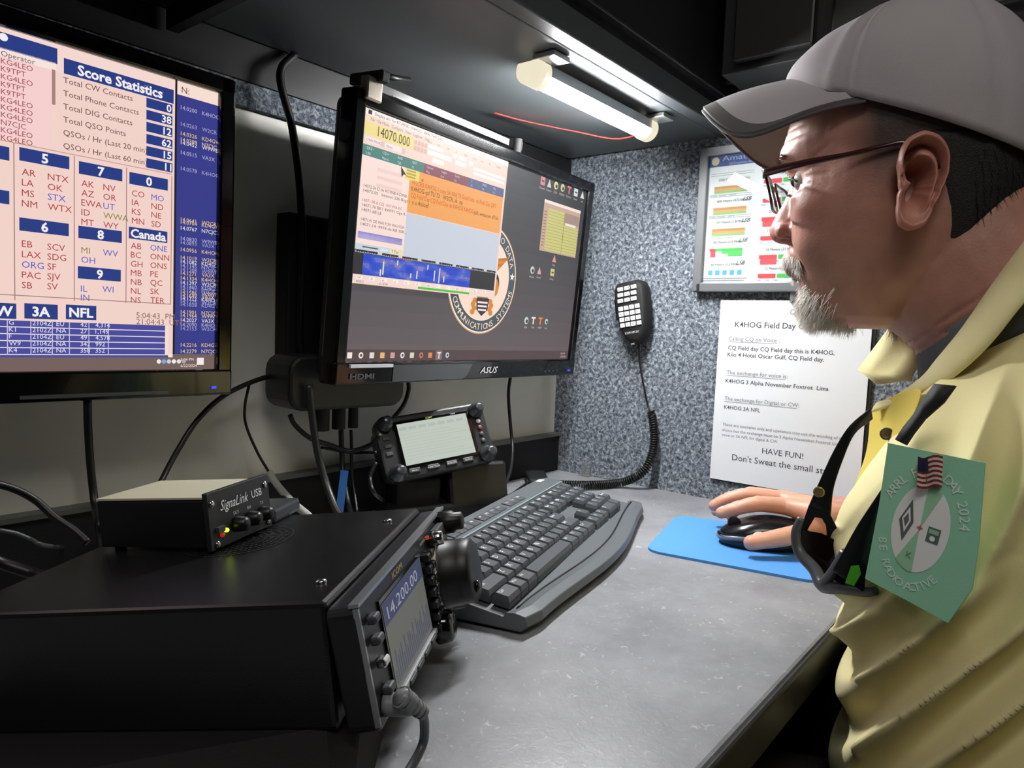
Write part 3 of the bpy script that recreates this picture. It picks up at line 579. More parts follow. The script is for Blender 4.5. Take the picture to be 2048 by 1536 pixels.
MB().box((bw*.13, -.004, ih*.36), (.007, .003, .004), GREY).build('switch', ib)
MB().lathe((bw*.15, -.003, ih*.24), (0, -1, 0), [(0, .0016), (.002, .0014), (.003, .0005)], mat('red_led', emit=1.5), seg=8).build('red_light', ib)
MB().lathe((bw*.22, -.003, ih*.30), (0, -1, 0), [(0, .0017), (.002, .0015), (.003, .0005)], mat('green_led', '#c8f020', emit=4), seg=8).build('green_light', ib)
for x, y in ((.01, .01), (bw-.01, .01), (.01, idp-.008), (bw-.01, idp-.008)): MB().cyl((x, y, -.002), (x, y, .002), .004, BLKM).build('foot', ib)
# a glossy dark phone-like box right of it
pb = MB(); q0 = RM.inverted() @ onpl(560, 1035, RM @ Vector((0, 0, 0)), n_)
pb.box((0, 0, .006), (.045, .075, .012), mat('dark_metal', '#3a3d40', rough=.25)); bx_ = pb.build('flat_box', None, bevel=.003, mat4=RM @ Matrix.Translation((q0.x+.004, q0.y+.03, .0)) @ Matrix.Rotation(by+.1, 4, 'Z'))
tag(bx_, 'flat dark grey box with a pale rim behind the small interface box knobs', 'box')

# ---------------------------------------------------------------- portable radio with the white screen, on a stand
P7 = frame((-.422, -.115, .111), -.472, -.438, -.151)
pr7 = empty('portable_radio', P7, 'small portable radio with a pale lit screen and four corner knobs, below the right monitor', 'radio')
w7, h7, d7 = .150, .083, .055
b7 = MB(); b7.prism(rrect(w7, h7, .012, 0, -.002), 0, .018, mat('dark_case', '#202325', rough=.35)); b7.build('front_panel', pr7, bevel=.003)
MB().prism(rrect(w7-.012, h7-.012, .008, 0, -.002), .018, d7, CASE).build('body', pr7, bevel=.003)
MB().prism(rrect(.106, .062, .004, 0, 0), -.0025, .002, GLOSS).build('display_bezel', pr7, bevel=.0008)
s7 = MB(); S = Surf(s7, P7, -.0027, .72); S.rect2(-.0475, -.027, .0475, .027, '#dfe8dc', 1)
for k in range(7): S.rect2(-.046+.013*k, .018, -.036+.013*k, .022, '#cdd8cd', 2)
for k in range(9): S.rect2(-.046, -.02+.004*k, .046-.012*(k % 3), -.0192+.004*k, '#d3ddd2', 2)
s7.build('display', pr7)
l7 = MB(); S = Surf(l7, P7, -.0027); S.text2('ICOM', -.008, .0282, .0035, '#c8d060', 2); S.text2('TX/RX', .026, .0282, .0025, '#d8dcdc', 2)
for x, t in ((-.038, 'MENU'), (-.013, 'FUNCTION'), (.012, 'M.SCOPE'), (.035, 'QUICK')): S.text2(t, x, -.0355, .0032, '#d8dcdc', 2, align=.5)
l7.build('lettering', pr7)
for x in (-.038, -.013, .012, .035): MB().box((x, -.001, -.034), (.015, .003, .006), GREY).build('button', pr7, bevel=.001)
for (x, z), R in (((-.062, .030), .009), ((-.060, -.034), .010), ((.062, .028), .009), ((.063, -.032), .010)):
    k = MB().lathe((x, 0, z), (0, -1, 0), [(0, R*1.1), (.005, R*1.08), (.006, R*.9), (.012, R*.88), (.013, R*.72), (.020, R*.68), (.021, R*.4)], mat('knob_metal', '#4a4d50', rough=.25, metal=.5), seg=28, rib=.03, nrib=14).build('knob', pr7)
for k in range(4): MB().sphere((.063, -.001, .014-.009*k), .0032, (mat('button_white', '#c8cccc', rough=.4), mat('button_red', '#7a3a30', rough=.4), GREY, GREY)[k], sc=(1, .5, 1)).build('button', pr7)
for k in range(3): MB().box((-.064, -.001, .012-.010*k), (.009, .002, .005), GREY).build('button', pr7, bevel=.0008)
st = empty('desktop_charger', frame((-.385, -.095, 0), -.42), 'black desktop cradle under the small portable radio', 'stand')
MB().slab([(-.085, -.045), (.075, -.045), (.085, .035), (-.085, .035)], 0, .028, BLKM).build('base', st, bevel=.004)
MB().box((.035, -.012, .042), (.085, .055, .062), BLK, rot=Matrix.Rotation(-.25, 3, 'X')).build('cradle', st, bevel=.005)
MB().box((-.045, -.005, .035), (.06, .05, .05), BLKM).build('socket_block', st, bevel=.004)
# ---------------------------------------------------------------- black power box and the monitor's plug gear
KM = frame((-.515, -.060, .186), -.1); kb_ = empty('power_box', KM, 'rounded black box hanging under the left end of the right monitor', 'power supply')
MB().prism(rrect(.155, .062, .018, -.02, 0), -.03, .03, mat('box_dark', '#1a1c1c', rough=.45)).build('body', kb_, bevel=.004)
MB().box((.072, -.005, .012), (.036, .020, .018), BLK).build('plug', kb_, bevel=.002)
for k, x in enumerate((-.045, -.02, .0)):
    MB().cyl((x, -.005, -.031), (x, -.005, -.058), (.011, .008, .006)[k], BLKM).build('plug', kb_)
# ---------------------------------------------------------------- cables
def cable(pts, r, label, M=RUB, name='cable', cat='cable', n=8):
    o = MB().tube(spline(pts, n), r, M, seg=8).build(name); return tag(o, label, cat)
ow = lambda x, y, Y: on(x, y, 1, Y)
cable([(-.575, -.022, .56), ow(560, 150, -.03), ow(585, 260, -.035), ow(600, 380, -.04), ow(605, 520, -.04), ow(600, 680, -.035), ow(608, 770, -.03)], .0045, 'thick black cable hanging from the cabinet between the two screens')
cable([ow(175, 800, -.06), ow(176, 850, -.05), ow(181, 930, -.05), ow(190, 1010, -.06), ow(200, 1060, -.10), on(205, 1120, 2, .006)], .0036, 'thick black cable hanging below the left monitor to the interface box')
cable([ow(560, 752, -.03), ow(520, 758, -.035), ow(450, 790, -.04), ow(395, 840, -.05), ow(350, 910, -.06), ow(318, 970, -.08), ow(296, 995, -.13), ow(286, 1020, -.16)], .0028, 'black cable arching from the gap down behind the interface box')
cable([ow(500, 762, -.03), ow(490, 810, -.03), ow(492, 850, -.03), ow(515, 905, -.035), ow(540, 948, -.04), ow(560, 985, -.06), ow(575, 1000, -.10)], .0016, 'thin dark cable looping down to the braided cable end')
cable([ow(538, 945, -.045), ow(556, 972, -.06), ow(585, 1005, -.09), ow(618, 1033, -.12), ow(640, 1062, -.145)], .0042, 'silvery braided cable sloping down behind the large radio', mat('braid', '#b8bab0', rough=.45, bump=.8, bscale=2500))
cable([ow(618, 770, -.09), ow(624, 830, -.09), ow(634, 900, -.09), ow(650, 960, -.10), ow(668, 1010, -.12), ow(690, 1050, -.135)], .0042, 'thick dark grey cable dropping in front of the black power box', mat('dark_cord', '#2a2c2c', rough=.35))
cable([ow(682, 860, -.06), ow(684, 920, -.06), ow(688, 960, -.07), ow(700, 1020, -.09), on(712, 1032, 2, .004)], .0032, 'black cable dropping straight from the power box, left of the pair')
cable([ow(702, 860, -.06), ow(703, 890, -.06), ow(703, 930, -.06), ow(708, 980, -.07), ow(714, 1025, -.09)], .002, 'thin black cable with a ribbed sleeve dropping from the power box')
cable([ow(580, 830, -.05), ow(590, 850, -.05), ow(620, 876, -.055), ow(660, 890, -.06), ow(700, 902, -.07), ow(740, 890, -.09), ow(760, 870, -.11)], .003, 'black cable sagging from the power box to the small portable radio')
cable([ow(642, 895, -.05), ow(700, 905, -.06), ow(730, 905, -.08), ow(752, 905, -.10)], .0018, 'thin black cable crossing behind the knobs of the small radio')
cable([ow(816, 760, -.05), ow(817, 780, -.05), ow(808, 808, -.05), ow(790, 832, -.055), ow(772, 850, -.06)], .0028, 'black cable from the right monitor down behind the small radio')
cable([ow(1021, 752, -.05), ow(1017, 790, -.05), ow(1021, 850, -.055), ow(1025, 900, -.07), ow(1018, 950, -.10), ow(995, 985, -.13), on(950, 1012, 2, .012), on(925, 1032, 2, .004), on(905, 1042, 2, .0035)], .0026, 'black cable looping from the right monitor down to the desk beside the keyboard')
cable([ow(752, 925, -.12), ow(740, 955, -.12), ow(752, 990, -.13), on(790, 1010, 2, .006), on(850, 1015, 2, .0035), on(900, 1035, 2, .003), on(925, 1045, 2, .003)], .0024, 'black cable curling round the left foot of the small radio stand')
cable([on(1060, 962, 2, .012), on(1020, 990, 2, .004), on(985, 1000, 2, .0035), on(950, 1020, 2, .0035), on(915, 1040, 2, .0035)], .0022, 'thin black cable from the corner adapter to the pile beside the keyboard')
cable([Vector((-1.35, -.04, .20)), ow(-140, 975, -.08), ow(-40, 965, -.10), ow(20, 975, -.10), ow(70, 1000, -.10), ow(110, 1035, -.11), ow(150, 1062, -.12), ow(175, 1085, -.13)], .0032, 'black cable arching in from the left border above the others')
cable([Vector((-1.30, -.05, .14)), ow(-140, 1075, -.08), ow(-40, 1060, -.09), ow(20, 1064, -.09), ow(60, 1078, -.09), ow(85, 1090, -.10), on(140, 1100, 2, .02), on(200, 1140, 2, .004)], .0018, 'thin grey cable low at the left border', mat('grey_cord', rough=.4))
cable([Vector((-1.30, -.10, .09)), ow(-160, 1090, -.14), ow(-60, 1100, -.16), ow(0, 1125, -.16), ow(60, 1145, -.17), ow(110, 1160, -.18), on(170, 1165, 2, .02)], .0042, 'thick shiny black cable lowest at the left border')
# plug with a ribbed neck on the desk next to the card
pg = empty('usb_plug', Matrix.Identity(4), 'black plug with a ribbed neck lying beside the white card', 'plug')
a, b = on(1012, 1014, 2, .008), on(972, 1026, 2, .006); t = (b-a).normalized()
MB().cyl(a, a+t*.022, .0055, BLK).build('shell', pg)
for k in range(5): MB().cyl(a+t*(.023+.0035*k), a+t*(.0252+.0035*k), .0048-.0005*k, RUB).build('strain_relief', pg)
MB().tube(spline([a+t*.022, b, on(940, 1036, 2, .005), on(905, 1044, 2, .0035)], 6), .0022, RUB).build('cord', pg)
# blue cable tag
bt = MB().box((0, 0, 0), (.009, .0012, .050), mat('blue_tag', '#3f7fd0', rough=.4)).build('cable_tag', None, mat4=frame(ow(684, 983, -.085), -.6, 0, .1))
tag(bt, 'blue marked tag hanging among the black cables behind the radio', 'tag')
# white card, corner adapter, clear tape
cd_ = MB().slab([tuple(on(*p, 2, 0))[:2] for p in ((999, 1001), (1040, 991), (1054, 1000), (1017, 1014))], .0004, .0012, mat('card_white', '#e8eaea', rough=.5)).build('white_card'); tag(cd_, 'small blank white card on the desk behind the keyboard', 'card')
ad = empty('adapter', frame(on(1075, 972, 2, 0), .75), 'flat black adapter lying in the corner of the desk', 'adapter')
MB().box((.014, 0, .009), (.075, .034, .015), mat('adapter_black', '#2a2c2e', rough=.25)).build('body', ad, bevel=.004)
MB().box((-.03, 0, .006), (.016, .022, .008), BLK).build('end_plug', ad, bevel=.002)
cl_ = MB().box((-.004, -.078, .008), (.006, .016, .016), mat('clear_plastic', '#d8dcdc', rough=.1, trans=.8)).box((-.008, -.078, .001), (.014, .022, .0016), mat('clear_plastic', rough=.1)).build('cable_clip'); tag(cl_, 'tiny clear adhesive clip at the foot of the carpeted wall', 'clip')

# ---------------------------------------------------------------- hand microphone on the carpeted wall
HMX = -.022
def mp(px, py, d=0): return on(px, py, 0, HMX+d)
top, bot = mp(1262, 562), mp(1276, 690); ang = math.atan2(-(bot.y-top.y), -(bot.z-top.z))
ctr = (top+bot)/2; hl = (top-bot).length
HM = Matrix.Translation(ctr) @ Matrix.Rotation(ang*0+.0, 4, 'X') @ Matrix.Rotation(-math.pi/2, 4, 'Z')     # local x = -world y, z up, -y faces -x
tilt = math.atan2((top.y-bot.y), (top.z-bot.z)); HM = Matrix.Translation(ctr) @ Matrix.Rotation(-math.pi/2, 4, 'Z') @ Matrix.Rotation(-tilt, 4, 'Y')
mic = empty('hand_microphone', HM, 'black hand microphone with a white keypad hanging on the carpeted wall', 'microphone')
hw = .029
outl = [(-.6, 1), (.5, 1), (.86, .9), (1, .7), (1.0, .1), (.92, -.35), (.62, -.8), (.30, -.98), (-.22, -.98), (-.58, -.8), (-.92, -.35), (-1, .1), (-1, .75), (-.88, .93)]
def oring(s, y, sh=0): return [(x*hw*s, y, z*hl/2*s+sh) for x, z in outl]
MB().loft([oring(.86, .014), oring(.98, .009), oring(1, .0), oring(.97, -.009), oring(.88, -.014), oring(.80, -.0155)], BLKM).build('body', mic)
MB().box((-.0295, -.002, .010), (.004, .012, .036), BLK).build('push_to_talk', mic, bevel=.0015)
def key(x, z, w, h, nm='key', t=''):
    k = MB(); k.box((x, -.0165, z), (w, .003, h), mat('key_white', '#d9dcda', rough=.4)); s = Surf(k, HM, -.0181); s.text2(t, x, z-h*.28, h*.7, '#202224', 1, align=.5); k.build(nm, mic, bevel=.0006)
for r_ in range(3):
    for c_ in range(3): key(-.0125+.0125*c_-.001*(r_), .0405-.0095*r_, .0095, .0062, 'function_key', ('XFC', 'LOCK', 'CALL', 'UP', 'VFO', 'MR', 'DN', 'CLR', 'SET')[r_*3+c_])
for r_ in range(4):
    for c_ in range(4): key(-.0155+.0103*c_, .0085-.0092*r_, .0078, .0068, 'number_key', '123A456B789C*0#D'[r_*4+c_])
lt = MB(); s = Surf(lt, HM, -.0158); s.text2('ICOM HM-207', -.0125, -.0345, .0052, '#d0d4d4', 2, width=.026); s.text2('MIC', -.003, -.053, .004, '#d0d4d4', 2); lt.build('lettering', mic)
MB().box((0, .016, .02), (.02, .012, .02), CHR).build('hanger_clip', mic)
# straight then coiled cord
cc = MB(); A0 = HM @ Vector((.002, 0, -hl/2+.002)); st_ = spline([A0, mp(1280, 730, .006), mp(1289, 780, .008), mp(1296, 812, .010), mp(1302, 824, .004), mp(1309, 821, .0)], 8)
cc.tube(st_, .0016, RUB); axis = spline([mp(1302, 822, .010), mp(1308, 860, .008), mp(1306, 900, .004), mp(1293, 935, -.006), mp(1270, 955, -.016), mp(1235, 966, -.026)]+[on(1180, 970, 2, .0085), on(1105, 968, 2, .0085)], 14)
L = [0]
for i in range(1, len(axis)): L.append(L[-1]+(axis[i]-axis[i-1]).length)
pitch = .0040; turns = L[-1]/pitch; pts = []; up = Vector((1, 0, 0)); N = int(turns*12)
for i in range(N+1):
    s = L[-1]*i/N; k = max(0, min(len(L)-2, int(np.searchsorted(L, s))-1)); u = (s-L[k])/(L[k+1]-L[k]); p = axis[k].lerp(axis[k+1], u); t = (axis[k+1]-axis[k]).normalized()
    up = (up-t*up.dot(t)).normalized(); b_ = t.cross(up); a = 2*math.pi*s/pitch; pts.append(p+(up*math.cos(a)+b_*math.sin(a))*.0058)
cc.tube(pts, .00155, RUB, seg=5); co = cc.build('coiled_cord'); tag(co, 'black coiled microphone cord hanging down the carpet and along the desk', 'cord')

# ---------------------------------------------------------------- framed chart
FMt = Matrix.Translation((-.010, -.265, .435)) @ Matrix.Rotation(-math.pi/2, 4, 'Z')
fr = empty('picture_frame', FMt, 'grey framed band chart on the carpeted wall behind the glasses', 'picture')
fw = .225; z0, z1 = -.110, .110; fx0, fx1 = 0, fw
fm = mat('frame_grey', '#6d7174', rough=.35, metal=.3)
for nm, r_ in (('rail', (fx0, z1-.014, fx1, z1)), ('rail', (fx0, z0, fx1, z0+.014)), ('rail', (fx0, z0, fx0+.014, z1)), ('rail', (fx1-.014, z0, fx1, z1))): MB().box(((r_[0]+r_[2])/2, 0, (r_[1]+r_[3])/2), (r_[2]-r_[0], .018, r_[3]-r_[1]), fm).build('frame_rail', fr, bevel=.0015)
ch = MB(); CM = FMt; S = Surf(ch, CM, -.001)
S.rect2(.012, z0+.012, fx1-.012, z1-.012, '#dfe8ea', 1)
S.rect2(.014, z1-.030, fx1-.012, z1-.013, '#44598c', 2); S.text2('Amateur Radio Bands', .034, z1-.022, .011, '#a8b4d0', 3, width=.15); S.text2('US Frequency Allocations', .045, z1-.0285, .005, '#a8b4d0', 3)
S.poly2(ell(.0235, z1-.0215, .0062, .0062, 16), '#cfc8a8', 4)
def stripes(x, z, w, cols, h=.0035):
    for k, c_ in enumerate(cols): S.rect2(x, z-h*(k+1), x+w, z-h*k, c_, 3)
yy = z1-.052
for k, t in enumerate(('2200 Meters (135 kHz)', '630 Meters (472 kHz)', '160 Meters (1.8 MHz)')):
    z = yy-.032*k; S.text2(t, .030, z, .0052, '#3a3c3e', 3); stripes(.024, z-.008, .052, ('#b08858', '#c09a70', '#8cb070'))
    if k: S.text2('LSB', .070, z, .0085, '#303234', 4, shear=.4)
    for q in range(2): S.rect2(.018, z+.008+.003*q, .085, z+.0087+.003*q, '#9aa4aa', 3)
    S.text2('137 kHz    General    1500 W', .017, z-.023, .0035, '#6a7074', 3)
z = yy-.094; S.text2('80 Meters (3.5 MHz)', .028, z, .0052, '#3a3c3e', 3); S.text2('LSB', .068, z+.001, .0085, '#303234', 4, shear=.4)
S.rect2(.022, z-.012, .032, z-.008, '#c84a50', 3); S.rect2(.024, z-.021, .032, z-.012, '#d0545a', 3); S.rect2(.032, z-.012, .074, z-.008, '#4cae58', 3); S.rect2(.042, z-.016, .074, z-.012, '#58b862', 3); S.rect2(.052, z-.020, .074, z-.016, '#58b862', 3)
z = yy-.128; S.text2('60 Meters (5.3 MHz)', .026, z, .0052, '#3a3c3e', 3); S.text2('LSB', .066, z+.001, .0085, '#303234', 4, shear=.4)
for k in range(5): S.rect2(.022+.0115*k, z-.014, .029+.0115*k, z-.007, '#5aa4d8', 3)
for k in range(7): S.rect2(.015, z-.020-.0032*k, .084-.004*(k % 3), z-.0188-.0032*k, '#8a9296', 3)
for k in range(6):
    z = z1-.05-.0275*k; x = .098; S.text2(('40 Meters (7 MHz)', '30 Meters (10.1 MHz)', '20 Meters (14 MHz)', '17 Meters (18 MHz)', '15 Meters (21 MHz)', '12 Meters (24 MHz)')[k], x+.012, z, .0052, '#3a3c3e', 3)
    S.rect2(x+.002, z-.012, x+.028, z-.006, '#c84a50', 3); S.rect2(x+.030, z-.012, x+.095, z-.006, '#4cae58', 3); S.rect2(x+.004, z-.020 if k in (2, 4) else z-.0125, x+.028, z-.012, '#d0545a', 3); S.text2('7.000      7.125      7.300', x, z-.0165, .0032, '#6a7074', 4)
ch.build('chart', fr)
gp = MB().box((fw/2, -.0045, 0), (fw-.026, .0015, z1-z0-.026), mat('picture_glass', '#ffffff', rough=.02, trans=1, alpha=.25)).build('glass', fr)
# printed sheet
PT, PB, PR = on(1442, 603, 0, -.006), on(1419, 956, 0, -.006), on(1716, 1005, 0, -.006)
rollp = math.atan2(PB.y-PT.y, PT.z-PB.z); pw, ph = .216, .279
PM4 = Matrix.Translation(PB) @ Matrix.Rotation(-math.pi/2, 4, 'Z')
bd = empty('notice_sheet', PM4, 'white printed notice about field day calls, pinned on the carpeted wall', 'paper')
MB().box((pw/2+.003, .004, ph/2-.002), (pw+.004, .003, ph+.0), BLKM).build('shadow_backing', bd)  # black board, offset right and down to draw the sheet's shadow line
sh = MB(); sh.box((pw/2, .0015, ph/2), (pw, .0012, ph), mat('paper_white', '#dde1e4', rough=.7)); S = Surf(sh, PM4, .0008)
def pt(t, a, b, col='#4a4c50', bold=0, ul=False):
    a, b = S.loc(a), S.loc(b); S.text2(t, a[0], (a[1]+b[1])/2, None, col, 1, bold=bold, width=b[0]-a[0])
    if ul: S.rect2(a[0], (a[1]+b[1])/2-.0022, b[0]-.003, (a[1]+b[1])/2-.0016, '#7a7c80', 1)
pt('K4HOG Field Day CQ & Exchange', (1470, 653), (1713, 663), '#4c4e54', .01)
pt('Calling CQ on Voice :', (1457, 681), (1559, 685), '#787a80', 0, True)
pt('CQ Field day CQ Field day this is K4HOG,', (1456, 699), (1669, 710), '#505258', .008); pt('Kilo 4 Hotel Oscar Gulf, CQ Field day.', (1455, 713), (1648, 723), '#505258', .008)
pt('The exchange for voice is:', (1453, 748), (1575, 757), '#787a80', 0, True); pt('K4HOG 3 Alpha November Foxtrot  Lima', (1451, 766), (1657, 781), '#505258', .008)
pt('The exchange for Digital or CW:', (1449, 799), (1598, 816), '#787a80', 0, True); pt('K4HOG 3A NFL', (1448, 818), (1520, 824), '#505258', .008)
pt('These are examples only and operators may use the wording of their', (1445, 848), (1697, 885), '#808288'); pt('choice but the exchange must be 3 Alpha November Foxtrot Lima for', (1444, 860), (1697, 896), '#808288'); pt('voice or 3A NFL for digital & CW.', (1443, 871), (1556, 887), '#808288')
pt('HAVE FUN!', (1524, 908), (1606, 917), '#505258'); pt("Don't Sweat the small stuff!", (1464, 920), (1670, 951), '#505258')
S.poly2(ell(*S.loc((1586, 624)), .004, .004, 14), '#8a8c90', 1); S.poly2(ell(*S.loc((1586, 624)), .0025, .0025, 14), '#dde1e4', 2); a = S.loc((1589, 628)); b = S.loc((1601, 645)); S.poly2([(a[0], a[1]+.002), (b[0]+.003, b[1]), (b[0], b[1]-.002), (a[0]-.002, a[1])], '#8a8c90', 1)
sh.build('sheet', bd)
h_ = on(1590, 592, 0, -.008); hk = MB().box(h_, (.006, .012, .020), mat('clear_plastic', rough=.1)).tube([h_+Vector((-.004, 0, -.004)), h_+Vector((-.010, 0, -.010)), h_+Vector((-.012, 0, -.002))], .0018, mat('clear_plastic', rough=.1)).build('wall_hook'); tag(hk, 'small clear adhesive hook holding the notice, in front of the goatee', 'hook')

# ---------------------------------------------------------------- keyboard
KY = math.radians(16.5); KM = frame((-.601, -.414, 0), KY)
kbd = empty('keyboard', KM, 'long black full-size keyboard with a curved grey palm edge', 'keyboard')
KLN, KDP = .452, .158
def kz(y): return .017+.085*y+ .006*(y/KDP)
def frontc(x): return -.004+.010*math.sin(math.pi*min(1, max(0, x/KLN)))**2*-1+.004*math.cos(2*math.pi*x/KLN)
nX = 40; bs = MB(); R = []
for i in range(nX+1):
    x = KLN*i/nX; e = min(1, min(i, nX-i)/2); f0 = frontc(x)+.006*(1-e); y1 = KDP-.006*(1-e)
    R.append([(x, f0+.006, .003), (x, f0, .009), (x, f0+.002, .0165), (x, f0+.012, .0185), (x, f0+.020, .0175), (x, f0+.022, .0135), (x, .124, kz(.124)-.0045), (x, .127, kz(.127)+.001), (x, y1, kz(y1)), (x, y1+.003, kz(y1)-.004), (x, y1, .006), (x, y1-.01, .003)])
bs.loft(R, mat('keyboard_shell', '#5c6165', rough=.42), smooth=False); bs.build('shell', kbd, bevel=.0008)
MB().box((KLN/2, .1275, kz(.1275)+.0008), (KLN-.008, .0022, .0014), mat('silver_line', '#9fb0b6', rough=.3, metal=.3)).build('trim_line', kbd)
MB().tube([(KLN*i/nX, frontc(KLN*i/nX)+.0205, .0182) for i in range(1, nX)], .0009, BLK, seg=5).build('seam', kbd)
MB().box((.04, KDP-.02, .012), (.03, .012, .022), BLKM).build('riser_foot', kbd); MB().box((KLN-.04, KDP-.02, .012), (.03, .012, .022), BLKM).build('riser_foot', kbd)
KEYM = mat('keycap', '#4b4f53', rough=.38); u = .0189; LEG = ink('#f2f4f5')
keys = []
def kr(y, x0, spec, h=.0155):
    x = x0
    for s in spec:
        if isinstance(s, (int, float)): x += s*u; continue
        t, w = (s, 1) if isinstance(s, str) else s
        keys.append((x, y, w*u-.0018, h, t)); x += w*u
X0 = .010; Y0 = .0275
kr(Y0, X0, [('Ctrl', 1.5), ('Win', 1), ('Alt', 1.25), ('', 5.75), ('Alt', 1.25), ('Fn', 1), ('Menu', 1), ('Ctrl', 1.5), .35, '<', 'v', '>', .35, ('0', 2), '.'])
kr(Y0+u, X0, [('Shift', 2.25)]+list('ZXCVBNM,./')+[('Shift', 2.0), 1.35, '^', 1.35]+list('123')+[('Enter', 1)])
kr(Y0+2*u, X0, [('Caps', 1.75)]+list("ASDFGHJKL;'")+[('Enter', 1.5), 4.05]+list('456'))
kr(Y0+3*u, X0, [('Tab', 1.5)]+list('QWERTYUIOP[]')+[('\\', .75), .35, 'Del', 'End', 'PgD', .35]+list('789')+['+'])
kr(Y0+4*u, X0, list('`1234567890-=')+[('Back', 1.25), .35, 'Ins', 'Hom', 'PgU', .35]+['Num', '/', '*', '-'])
kr(.1345, X0+.004, [('Esc', .9), .5]+[('F%d' % k, .9) for k in (1, 2, 3, 4)]+[.35]+[('F%d' % k, .9) for k in (5, 6, 7, 8)]+[.35]+[('F%d' % k, .9) for k in (9, 10, 11, 12)]+[.6]+[(t, .9) for t in ('Prt', 'Scr', 'Brk')], .0125)
keys.sort(key=lambda k: -k[2]*k[3]); NK = 0; rest = MB()
for x, y, w, h, t in keys:
    mb_ = MB() if NK < 100 else rest; zt = kz(y+h/2)+.0062
    if y > .13: zt -= .0035
    yc = y+h/2-.001; b0 = [(x, y-.0006), (x+w, y-.0006), (x+w, y+h), (x, y+h)]; i1, i2 = .0016, .002
    low = [(a, b, kz(b)-.004) for a, b in b0]; midr = [(a, b, kz(b)+.002) for a, b in b0]; topr = [(x+i1, y+.0012, zt-.0008), (x+w-i1, y+.0012, zt-.0008), (x+w-i1, y+h-i2, zt+.0008), (x+i1, y+h-i2, zt+.0008)]
    mb_.loft([low, midr, topr], KEYM, smooth=False)
    if t:
        v, f = text_geo(t); sz = .0082 if len(t) == 1 else .0050; z_ = lambda yy: zt+.0003+(yy-yc)*.12
        ox, oy = x+i1+.0014, y+h-i2-(.0070 if len(t) == 1 else .0050); mb_.add([(ox+a*sz*.95, oy+b*sz, z_(oy+b*sz)) for a, b in v], f, LEG)
    if NK < 100: mb_.build('key', kbd)
    NK += 1
if rest.v: o_ = rest.build('keys', kbd); o_['kind'] = 'stuff'
mk = MB()
for k in range(9): mk.box((.05+.017*k, .150, kz(.150)+.0008), (.010, .004, .0012), GREY)
for k in range(6): MB().box((.045+.024*k, .151, kz(.151)+.0009), (.014, .0035, .0014), mat('media_key', '#8fa3a8', rough=.35)).build('media_key', kbd)
MB().box((KLN-.03, .1515, kz(.1515)+.0008), (.018, .008, .0008), mat('badge_silver', '#c8cccc', rough=.4)).build('nameplate', kbd)

# ---------------------------------------------------------------- mouse and pad
pc = [on(*p, 2, 0) for p in ((1285, 1108), (1372, 1030), (1690, 1060), (1622, 1175))]
def roundpoly(P, r, n=6):
    out = []; m_ = len(P)
    for i in range(m_):
        p = Vector(P[i][:2]); a = (Vector(P[i-1][:2])-p).normalized(); b = (Vector(P[(i+1) % m_][:2])-p).normalized()
        for k in range(n+1):
            t = k/n; out.append(tuple((p+a*r)*(1-t)**2+p*2*t*(1-t)+(p+b*r)*t*t))
    return out
ppts = [(-.322, -.366), (-.145, -.322), (-.085, -.495), (-.285, -.556)]
pad = MB().slab(roundpoly(ppts, .022), .0002, .0030, mat('pad_blue', '#4f93dd', rough=.75, bump=.15, bscale=2500)).build('mouse_pad'); tag(pad, 'plain blue mouse pad with rounded corners on the desk', 'mouse pad')
MO = Vector((-.202, -.462, .0032)); MF = Vector((-.50, .865, 0)).normalized(); ML = Vector((-MF.y, MF.x, 0))
MMt = Matrix(((ML.x*-1, MF.x, 0, MO.x), (ML.y*-1, MF.y, 0, MO.y), (0, 0, 1, MO.z), (0, 0, 0, 1)))
ms = empty('computer_mouse', MMt, 'black mouse with a grey rim under the hand', 'mouse')
def mring(s, z, dy=0): return [((.031 if math.sin(a) < 0 else .030)*s*math.copysign(abs(math.cos(a))**.85, math.cos(a)), dy+.054*s*math.copysign(abs(math.sin(a))**.9, math.sin(a)), z+(-.006*max(0, math.sin(a))**2 if z > .012 else 0)) for a in [2*math.pi*i/32 for i in range(32)]]
MB().loft([mring(.90, .001), mring(.97, .006), mring(.99, .012)], mat('mouse_base', '#101113', rough=.4)).build('base', ms)
MB().loft([mring(.99, .0122), mring(1.0, .0145), mring(.98, .0175)], mat('mouse_rim', '#6e7378', rough=.3)).build('rim', ms)
MB().loft([mring(.965, .0172), mring(.93, .022, -.001), mring(.82, .029, -.003), mring(.62, .034, -.006), mring(.35, .0365, -.008), mring(.05, .0372, -.009)], mat('mouse_top', '#141518', rough=.22)).build('top_shell', ms)
MB().cyl((-.003, .034, .025), (.003, .034, .025), .008, RUB).build('scroll_wheel', ms)
# ---------------------------------------------------------------- the operator
HO = Vector((-.345, -.6, 0)); FA = math.radians(98); HF = Vector((math.cos(FA), math.sin(FA), 0)); HW = Vector((math.cos(FA+math.pi/2), math.sin(FA+math.pi/2), 0))
def hb(u, w, z): return HO+HF*u+HW*w+Vector((0, 0, z))
def up_(px, py, w=0):     # a picture point on the vertical plane w to the left of the body's middle
    p = onpl(px, py, HO+HW*w, HW); return (p-HO).dot(HF), p.z
def sring(uc, a, b, z, n=40, e=2.0, tilt=0, af=None, ef=None, wc=0):
    R = []
    for i in range(n):
        t = 2*math.pi*i/n; c, s = math.cos(t), math.sin(t); aa = (af if (af and c > 0) else a); ee = (ef if (ef and c > 0) else e)
        U = uc+aa*math.copysign(abs(c)**(2/ee), c); Wd = wc+b*math.copysign(abs(s)**(2/ee), s); R.append(hb(U, Wd, z-tilt*(U-uc)))
    return R
